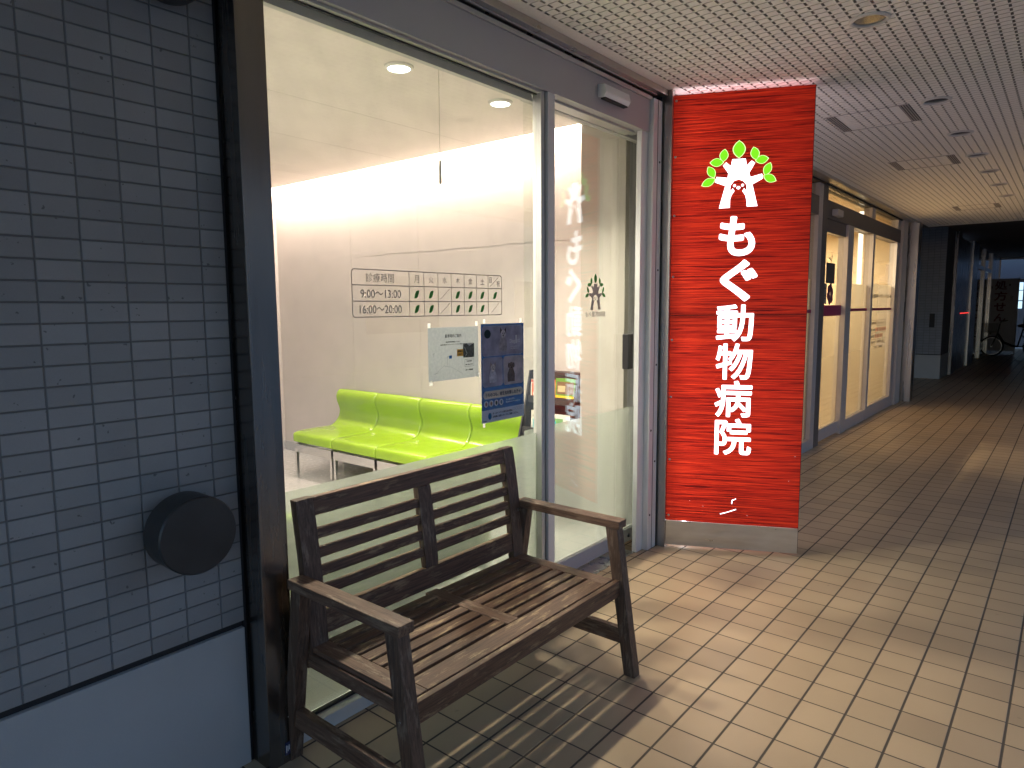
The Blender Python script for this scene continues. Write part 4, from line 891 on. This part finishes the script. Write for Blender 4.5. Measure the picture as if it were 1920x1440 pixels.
# ================================================================== ARCADE CEILING FITTINGS
cup = pmat('reflector_cup', (0.42, 0.41, 0.39), 0.10, 1.0)
DLX = [(3.48, 0.79), (5.08, 0.75), (6.14, 0.74), (7.11, 0.73), (8.03, 0.72), (8.97, 0.71), (9.94, 0.70)]
dlab = ['nearest and largest unlit recessed downlight in the arcade ceiling', 'second nearest unlit downlight, beside the nearest ceiling access panel', 'third unlit arcade downlight counted from the camera', 'fourth unlit arcade downlight, beside the second ceiling access panel',
        'fifth unlit arcade downlight with a bright glint inside', 'sixth unlit arcade downlight from the camera, next to last', 'farthest unlit downlight in the arcade ceiling row']
for i, (x, y) in enumerate(DLX):
    d = thing('recessed_downlight', dlab[i], 'ceiling light', (x, y, ZC), group='unlit downlights in the arcade ceiling')
    MB().lathe([(0.0655, ZC-0.001), (0.066, ZC-0.009), (0.074, ZC-0.011), (0.083, ZC-0.006), (0.084, ZC-0.0005)], (x, y, 0), 'z', 48, close=True).build('trim_ring', M['ringw'], d, smooth='auto')
    if i < 4:
        MB().lathe([(0.0655, ZC-0.002), (0.063, ZC+0.03), (0.055, ZC+0.07), (0.040, ZC+0.10), (0.0, ZC+0.105)], (x, y, 0), 'z', 48).build('reflector', cup, d, smooth='auto')
        MB().lathe([(0.0, ZC+0.055), (0.02, ZC+0.06), (0.027, ZC+0.08), (0.02, ZC+0.099)], (x, y, 0), 'z', 24).build('bulb', pmat('bulb_glass', (0.7, 0.7, 0.68), 0.15), d, smooth='auto')
    else:
        MB().lathe([(0.0655, ZC-0.002), (0.03, ZC-0.004), (0.0, ZC-0.0045)], (x, y, 0), 'z', 32).build('reflector', cup, d, smooth='auto')
plab = ['nearest ceiling access panel with slotted ends, behind the top of the red sign', 'second ceiling access panel with slotted ends', 'farthest ceiling access panel, in the dim part of the arcade']
for i, (a, b_, c, d_) in enumerate(((5.05, 5.53, 0.90, 1.39), (6.97, 7.42, 0.88, 1.37), (10.60, 11.05, 0.83, 1.32))):
    p = thing('ceiling_access_panel', plab[i], 'ceiling panel', ((a+b_)/2, (c+d_)/2, ZC), group='slotted access panels in the arcade ceiling')
    MB().box(a-0.006, a, c-0.006, d_+0.006, ZC-0.004, ZC-0.0005).box(b_, b_+0.006, c-0.006, d_+0.006, ZC-0.004, ZC-0.0005).build('frame', pmat('panel_frame', (0.42, 0.38, 0.36), 0.6), p)
    for (u, v) in ((c-0.004, c+0.055), (d_-0.055, d_+0.004)):
        g = MB().box(a+0.001, b_-0.001, u, v, ZC-0.003, ZC-0.0008).build('vent', pmat('vent_dark', (0.06, 0.055, 0.05), 0.7), p)
        mb = MB()
        for k in range(4): mb.box(a+0.001, b_-0.001, u+0.004+k*0.0145, u+0.011+k*0.0145, ZC-0.0065, ZC-0.0032)
        sub(mb.build('vent_bar', pmat('panel_frame', (0.42, 0.38, 0.36), 0.6), p), g)

# ================================================================== NEIGHBOURING CLINIC
nb = thing('neighbour_shopfront', 'warmly lit glass shopfront with magenta stripe beyond the red sign', 'shopfront', (9.3, 2.06, 0))
YN = 2.06
post = pmat('neighbour_post', (0.50, 0.47, 0.46), 0.42, 0.3, noise=0.05)
dkbr = pmat('neighbour_beam', (0.13, 0.115, 0.11), 0.5, 0.3)
MB().box(3.845, 6.9, 2.20, 2.30, 0.0, 2.76).build('side_wall', M['plinth'], nb)
MB().box(6.5, 11.58, YN+0.002, YN+0.12, 2.415, 2.60).box(7.54, 7.70, YN-0.004, YN+0.12, 0.0, 2.735).build('beam', dkbr, nb)
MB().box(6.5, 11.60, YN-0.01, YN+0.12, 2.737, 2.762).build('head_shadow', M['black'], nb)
MB().box(6.5, 12.4, YN-0.14, YN-0.125, 2.735, 2.7645).box(6.5, 12.4, YN-0.124, YN-0.011, 2.755, 2.7645).build('ceiling_trim', M['steelh'], nb)
MB().box(7.40, 7.539, YN, YN+0.10, 0.0, 2.735).build('post', post, nb, bevel=0.002)
MB().box(8.56, 8.80, YN-0.01, YN+0.10, 0.0, 2.4145).build('post', post, nb, bevel=0.002)
MB().box(9.83, 9.93, YN-0.005, YN+0.10, 0.0, 2.4145).build('post', post, nb, bevel=0.002)
MB().box(9.72, 9.90, YN, YN+0.10, 2.601, 2.735).build('post', post, nb, bevel=0.002)
MB().box(11.36, 11.58, YN, YN+0.10, 0.0, 2.4145).box(11.36, 11.58, YN, YN+0.10, 2.601, 2.735).box(11.60, 11.95, YN-0.03, YN+0.10, 0.0, 2.76).build('end_post', post, nb, bevel=0.002)
MB().box(11.951, 12.10, YN+0.03, YN+0.12, 0.0, 2.76).build('gasket', M['black'], nb)
MB().box(12.101, 12.36, YN-0.15, YN+0.12, 0.0, 2.764).build('steel_post', M['steel'], nb, bevel=0.002)
MB().box(6.5, 7.399, YN, YN+0.09, 0.0, 0.115).box(7.701, 8.559, YN+0.02, YN+0.09, 0.02, 0.15).box(8.801, 9.829, YN, YN+0.09, 0.0, 0.135).box(9.931, 11.359, YN, YN+0.09, 0.0, 0.16).build('kick_rail', post, nb, bevel=0.002)
MB().box(7.701, 8.559, YN+0.02, YN+0.09, 2.28, 2.4145).build('door_head', dkbr, nb)
for a, b_, z0, z1 in ((6.5, 7.399, 0.116, 2.4145), (7.701, 8.559, 0.151, 2.279), (8.801, 9.829, 0.136, 2.4145), (9.931, 11.359, 0.161, 2.4145), (6.5, 7.399, 2.601, 2.7365), (7.701, 9.719, 2.601, 2.7365), (9.901, 11.359, 2.601, 2.7365)):
    MB().box(a, b_, YN+0.04, YN+0.048, z0, z1).build('pane', M['glassp'], nb)
for a, b_, z0, z1 in ((6.5, 7.399, 0.116, 1.77), (7.701, 8.559, 0.151, 1.5), (8.801, 9.829, 0.136, 1.765), (9.931, 11.359, 0.161, 1.79)):
    MB().box(a, b_, YN+0.05, YN+0.052, z0, z1).build('frosted_film', M['filmp'], nb)
MB().box(6.5, 7.399, YN+0.037, YN+0.0395, 1.428, 1.462).box(7.701, 8.559, YN+0.037, YN+0.0395, 1.388, 1.508).box(8.801, 9.829, YN+0.037, YN+0.0395, 1.433, 1.467).box(9.931, 11.359, YN+0.037, YN+0.0395, 1.433, 1.467).build('stripe', M['magenta'], nb)
mb = MB(); yl = YN+0.0385
text_into(mb, '消化器内科・小児科・アレルギー科', 10.08, 1.60, 11.33, 1.66, yl, 0.001, bold=0.02)
for z in (1.30, 1.225, 1.13, 1.04): mb.rect(10.08, z-0.002, 11.07, z+0.002, yl, 0.001)
text_into(mb, '診療時間 月 火 水 木 金 土 日', 10.13, 1.243, 11.05, 1.280, yl, 0.001, bold=0.02)
text_into(mb, '9:00-12:30', 10.08, 1.155, 10.36, 1.19, yl, 0.001, bold=0.02); text_into(mb, '15:00-18:30', 10.08, 1.065, 10.36, 1.10, yl, 0.001, bold=0.02)
text_into(mb, '休診日 水・土曜午後・祝日', 10.18, 0.985, 10.98, 1.02, yl, 0.001, bold=0.02); text_into(mb, 'TEL 042-000-0000'.replace('042-000-0000', '042'), 10.35, 0.91, 10.9, 0.945, yl, 0.001, bold=0.02)
mb.build('lettering', pmat('neighbour_ink', (0.08, 0.06, 0.06), 0.6), nb)
mb = MB()
for r, z, n_ in ((0, 1.172, 7), (1, 1.083, 5)):
    for k in range(n_): mb.disc(10.44+k*0.098, z, 0.028, 0.03, yl-0.001, 0.001, 12)
mb.build('day_mark', pmat('red_ink', (0.35, 0.05, 0.03), 0.6), nb)
ns_ = thing('entrance_sensor', 'small pale sensor on the dark beam above the neighbouring door', 'sensor', (7.98, 2.0, 2.48))
MB().box(7.87, 8.10, 2.0, 2.061, 2.45, 2.52).build('housing', post, ns_, bevel=0.008)
po = thing('dark_notice', 'dark square notice hung from a sprig on the neighbouring glass door', 'notice', (8.04, YN+0.036, 1.86))
MB().rect(7.88, 1.745, 8.22, 1.965, YN+0.034, 0.003).build('board', pmat('notice_slate', (0.05, 0.055, 0.06), 0.5), po)
mb = MB()
for a, b_ in (((8.05, 1.965), (8.02, 2.03)), ((8.02, 2.0), (7.95, 2.02)), ((8.05, 1.98), (8.10, 2.05)), ((8.08, 2.02), (8.06, 2.08))): ln(mb, [a, b_], 0.012, YN+0.033)
mb.build('sprig', pmat('dark_sprig', (0.03, 0.03, 0.02), 0.7), po)
mb = MB()
for k in range(6):
    a = k*PI/3+0.3; mb.disc(8.07+0.075*math.cos(a), 1.63+0.07*math.sin(a), 0.055, 0.05, YN+0.036-0.0006*k, 0.001)
fl = thing('flower_decal', 'purple flower sticker on the neighbouring glass door', 'decal', (8.07, YN+0.036, 1.63))
mb.build('petals', pmat('purple_petal', (0.14, 0.02, 0.06), 0.6), fl); MB().disc(8.08, 1.625, 0.035, 0.033, YN+0.031, 0.001).build('centre', pmat('petal_centre', (0.35, 0.22, 0.2), 0.6), fl)
gp = pmat('grey_notice_paper', (0.30, 0.27, 0.24), 0.7)
g1 = thing('door_notice', 'grey notice at the left edge of the neighbouring door above the stripe', 'notice', (7.8, YN+0.037, 1.61))
MB().rect(7.70, 1.52, 7.93, 1.74, YN+0.035, 0.002).build('sheet', gp, g1)
mb = MB(); text_into(mb, '入口', 7.76, 1.57, 7.90, 1.62, YN+0.034, 0.0008); ln(mb, [(7.73, 1.69), (7.90, 1.69)], 0.01, YN+0.034); mb.build('print', ink, g1)
g2 = thing('window_notice', 'grey notice in the first neighbouring window right beside the red sign', 'notice', (7.0, YN+0.037, 1.86))
MB().rect(6.84, 1.752, 7.19, 1.97, YN+0.035, 0.002).build('sheet', gp, g2)
mb = MB(); text_into(mb, '本日', 6.90, 1.90, 7.10, 1.95, YN+0.034, 0.0008); text_into(mb, '診療', 6.95, 1.78, 7.12, 1.84, YN+0.034, 0.0008); mb.build('print', ink, g2)

# interior of the neighbour
nr = thing('neighbour_interior', 'warm cream interior with counter and strip lights behind the neighbouring glass', 'room', (9.3, 3.3, 0))
warm = pmat('cream_wall', (0.72, 0.60, 0.42), 0.8, noise=0.03)
MB().box(5.5, 12.0, YN+0.13, 4.6, -0.0185, 0.001).build('room_floor', pmat('beige_floor', (0.45, 0.36, 0.26), 0.4), nr)
MB().box(5.5, 12.0, 4.6, 4.7, 0.0, 2.95).box(5.4, 5.499, 2.31, 4.7, 0.0, 2.95).box(12.0, 12.09, YN+0.13, 4.7, 0.0, 2.95).build('room_wall', warm, nr)
MB().box(5.5, 12.0, YN+0.13, 4.599, 2.86, 2.9).build('room_ceiling', warm, nr)
MB().box(9.2, 11.6, 3.3, 3.7, 0.001, 1.05).build('counter', pmat('counter_cream', (0.62, 0.52, 0.40), 0.5), nr, bevel=0.01)
MB().box(6.3, 7.2, 2.55, 2.9, 0.001, 0.95).build('cabinet', pmat('counter_cream', (0.62, 0.52, 0.40), 0.5), nr, bevel=0.01)
MB().box(8.95, 9.25, 2.9, 2.96, 0.001, 2.859).box(7.55, 7.60, 2.6, 3.6, 0.001, 2.859).build('partition', warm, nr)
for x in (8.6, 10.6):
    f_ = MB().box(x-0.65, x+0.65, 3.02, 3.18, 2.63, 2.66).build('strip_light', M['white'], nr)
    sub(MB().box(x-0.6, x+0.6, 3.06, 3.14, 2.612, 2.629).build('strip_lens', emit('strip_lens', (1.0, 0.93, 0.62), 3.5), nr), f_)
MB().box(10.55, 10.60, 2.35, 2.40, 1.5, 2.8).build('glowing_blind', emit('blind_glow', (1.0, 0.9, 0.7), 1.6), nr)  # brightness painted on as emission, no lamp here

# ================================================================== FAR END OF THE ARCADE
w2 = thing('far_tiled_wall', 'dark tiled wall with pale plinth jutting out past the neighbouring clinic', 'wall', (16.6, 3.0, 0))
o = MB().box(16.25, 17.38, 2.06, 6.0, 0.50, 3.055).build('tile_face', M['walltile_x'], w2)
MB().box(16.26, 17.38, 2.065, 6.0, 0.483, 0.4995).build('joint', M['black'], w2)
MB().box(16.24, 17.38, 2.055, 6.0, 0.0, 0.4825).build('plinth', M['plinth'], w2)
MB().box(16.236, 16.2495, 2.20, 2.29, 1.05, 1.33).build('hatch', M['black'], w2)
w3 = thing('recess_wall', 'narrow tiled wall end with pale plinth at the edge of the neighbouring clinic', 'wall', (12.7, 2.2, 0))
MB().box(12.365, 12.80, 2.06, 2.19, 0.46, 2.764).build('tile_face', M['walltile'], w3)
MB().box(12.365, 12.80, 2.055, 2.19, 0.0, 0.44).build('plinth', M['plinth'], w3)
MB().box(12.365, 12.80, 2.066, 2.19, 0.4405, 0.4595).build('joint', M['black'], w3)
MB().box(12.46, 12.56, 2.045, 2.0595, 1.75, 1.95).box(12.5, 12.53, 2.04, 2.0595, 1.45, 1.55).build('switch_plate', M['darkmetal'], w3)
MB().box(12.79, 16.25, 5.9, 6.0, 0.0, 3.05).build('recess_back', M['walltile'], w3)
sd = thing('steel_doors', 'tall brushed steel service doors in the dark end of the arcade', 'door', (19.0, 2.04, 0))
MB().box(17.385, 17.95, 2.0, 2.3, 0.0, 3.05).box(20.25, 21.4, 2.0, 2.3, 0.0, 3.05).build('door_frame', M['steel'], sd)
MB().box(17.951, 19.89, 2.03, 2.1, 0.01, 2.98).build('door_leaf', M['steel'], sd); MB().box(19.96, 20.249, 2.03, 2.1, 0.01, 2.98).build('door_leaf', M['steel'], sd)
MB().box(19.8905, 19.9595, 2.06, 2.1, 0.0, 3.0).build('gap', M['black'], sd)
MB().box(18.6, 20.2, 2.026, 2.0295, 1.30, 1.32).build('reflected_line', emit('red_reflection', (1.0, 0.05, 0.04), 0.5), sd)  # glowing strip painting a red reflection on the steel
gd = thing('glass_entrance', 'dark glazed entrance with transom behind the prescription banner', 'entrance', (23.8, 2.04, 0))
MB().box(21.41, 21.6, 2.02, 2.12, 0, 3.05).box(23.3, 23.42, 2.02, 2.12, 0, 3.05).box(25.4, 26.0, 2.02, 2.12, 0, 3.05).box(21.6, 25.4, 2.03, 2.12, 2.45, 2.55).box(26.01, 27.9, 2.03, 2.12, 0.0, 3.05).build('frame', M['steel'], gd)
MB().box(21.6, 25.4, 2.07, 2.078, 0.0, 2.449).box(21.6, 25.4, 2.07, 2.078, 2.551, 3.05).build('glazing', pmat('dark_glazing', (0.02, 0.022, 0.03), 0.08), gd)
ef = thing('end_frame', 'metal portal frame closing the far end of the arcade against the night sky', 'frame', (28.0, 0, 0))
MB().box(28.0, 28.1, 2.0, 2.12, 0, 3.05).box(28.0, 28.1, -2.2, 2.12, 2.98, 3.055).box(28.0, 28.06, -2.2, 1.999, 2.28, 2.33).build('portal', M['aludark'], ef)
lb = thing('lit_building', 'night building with a bluish lit window beyond the arcade end, its wall raised as a dark sky backdrop', 'building', (31.0, 1.0, 0))
MB().box(31.0, 33.0, -6.0, 4.9, 0.0, 7.5).build('wall', pmat('night_sky_backdrop', (0.09, 0.105, 0.13), 0.9), lb)  # raised and coloured blue-grey to stand in for the dark sky
MB().box(30.9, 30.999, -6.0, 4.9, 2.30, 2.42).build('ledge', pmat('night_ledge', (0.03, 0.035, 0.045), 0.9), lb)
for z0, z1 in ((1.36, 1.62), (1.66, 2.0), (2.03, 2.30)): MB().box(30.97, 30.999, 1.50, 1.66, z0, z1).build('window', emit('blue_window', (0.55, 0.80, 1.0), 0.5), lb)

# prescription banner
bb = thing('prescription_banner', 'tall pale banner board with dark red prescription lettering at the arcade end', 'banner', (25.5, 1.73, 0), -PI/2)
MB().box(-0.37, 0.37, 0.0, 0.03, 0.10, 2.28).build('board', pmat('banner_white', (0.50, 0.49, 0.52), 0.6), bb, local=True)
MB().box(-0.40, -0.371, -0.01, 0.04, 0.03, 2.31).box(0.371, 0.40, -0.01, 0.04, 0.03, 2.31).box(-0.40, -0.32, -0.25, 0.28, 0.0, 0.029).box(0.32, 0.40, -0.25, 0.28, 0.0, 0.029).build('stand', M['aludark'], bb, local=True)
mb = MB()
for c, a, b_, z0, z1 in (('処', -0.20, 0.10, 1.95, 2.22), ('方', -0.20, 0.12, 1.62, 1.90), ('せ', -0.19, 0.10, 1.31, 1.56), ('ん', -0.18, 0.12, 0.99, 1.23)):
    text_into(mb, c, a, z0, b_, z1, -0.003, 0.002, bold=0.02)
mb.build('lettering', pmat('plum_ink', (0.13, 0.008, 0.04), 0.6), bb, local=True)
mb = MB(); text_into(mb, '受付', 0.20, 1.62, 0.27, 1.78, -0.003, 0.002); mb.disc(0.17, 2.09, 0.025, 0.03, -0.003, 0.002); mb.disc(-0.29, 2.02, 0.035, 0.045, -0.003, 0.002); mb.build('small_lettering', ink, bb, local=True)

# bicycle (dark, step-through, basket) facing the shop side
bc = thing('bicycle', 'dark step-through bicycle with basket parked before the prescription banner', 'bicycle', (24.4, 1.3, 0), PI/2)
dk = pmat('bicycle_black', (0.012, 0.012, 0.014), 0.4); rub = pmat('tyre_rubber', (0.015, 0.015, 0.015), 0.8)
# local: +x = forward (world +y); wheels in the local x-z plane
def wheel(cx, r):
    tw_ = MB().lathe([(r, -0.02), (r+0.022, 0.0), (r, 0.02), (r-0.018, 0.0)], (cx, 0, r+0.022), 'y', 40, close=True).build('wheel', rub, bc, local=True, smooth='auto')
    mb = MB().lathe([(r-0.02, -0.012), (r-0.02, 0.012), (r-0.03, 0.012), (r-0.03, -0.012)], (cx, 0, r+0.022), 'y', 40, close=True)
    for k in range(14):
        a = 2*PI*k/14; mb.tube([(cx, 0.01*(-1)**k, r+0.022), (cx+(r-0.025)*math.cos(a), 0, r+0.022+(r-0.025)*math.sin(a))], 0.0018, 4)
    mb.tube([(cx, -0.04, r+0.022), (cx, 0.04, r+0.022)], 0.025, 10)
    sub(mb.build('rim', M['steel'], bc, local=True), tw_)
    sub(MB().lathe([(r+0.03, -0.03), (r+0.038, 0.0), (r+0.03, 0.03), (r+0.034, 0.0)], (cx, 0, r+0.022), 'y', 40, close=True).build('mudguard', dk, bc, local=True), tw_)
wheel(0.53, 0.27); wheel(-0.50, 0.27)
mb = MB().tube([(0.53, 0.05, 0.29), (0.42, 0.05, 0.62), (0.40, 0.0, 0.70), (0.36, 0.0, 0.95)], 0.018, 8).tube([(0.53, -0.05, 0.29), (0.42, -0.05, 0.62)], 0.016, 8)
mb.tube([(0.40, 0, 0.66), (0.25, 0, 0.42), (0.05, 0, 0.32), (-0.08, 0, 0.30)], 0.03, 10).tube([(-0.08, 0, 0.28), (-0.20, 0, 0.85)], 0.02, 8)
mb.tube([(-0.08, 0.04, 0.30), (-0.50, 0.05, 0.29)], 0.014, 8).tube([(-0.17, 0.04, 0.62), (-0.50, 0.05, 0.29)], 0.012, 8)
mb.build('frame', dk, bc, local=True, smooth='auto')
MB().tube([(0.20, 0.30, 1.04), (0.32, 0.22, 1.03), (0.36, 0.0, 0.97), (0.32, -0.22, 1.03), (0.20, -0.30, 1.04)], 0.013, 8).build('handlebar', dk, bc, local=True)
MB().tube([(-0.32, 0, 0.87), (-0.22, 0, 0.90), (-0.05, 0, 0.89)], [0.08, 0.07, 0.03], 12).build('saddle', dk, bc, local=True, smooth='auto')
mb = MB()
for k in range(9):
    z = 0.72+0.028*k; mb.box(0.42-0.003*k, 0.72+0.004*k, -0.17, -0.165, z, z+0.008).box(0.42-0.003*k, 0.72+0.004*k, 0.165, 0.17, z, z+0.008).box(0.42-0.003*k, 0.425-0.003*k, -0.165, 0.165, z, z+0.008).box(0.715+0.004*k, 0.72+0.004*k, -0.165, 0.165, z, z+0.008)
mb.box(0.42, 0.72, -0.16, 0.16, 0.70, 0.712); mb.build('basket', dk, bc, local=True)
MB().tube([(-0.30, 0, 0.75), (-0.34, 0, 1.10), (-0.42, 0, 1.32)], [0.13, 0.17, 0.12], 14).box(-0.62, -0.22, -0.13, 0.13, 0.68, 0.72).build('child_seat', dk, bc, local=True, smooth='auto')
MB().tube([(0.56, 0.03, 0.66), (0.60, 0.03, 0.66)], 0.03, 10).build('headlight', M['chrome'], bc, local=True)

for o in bpy.data.objects:
    if '_o' in o: del o['_o']
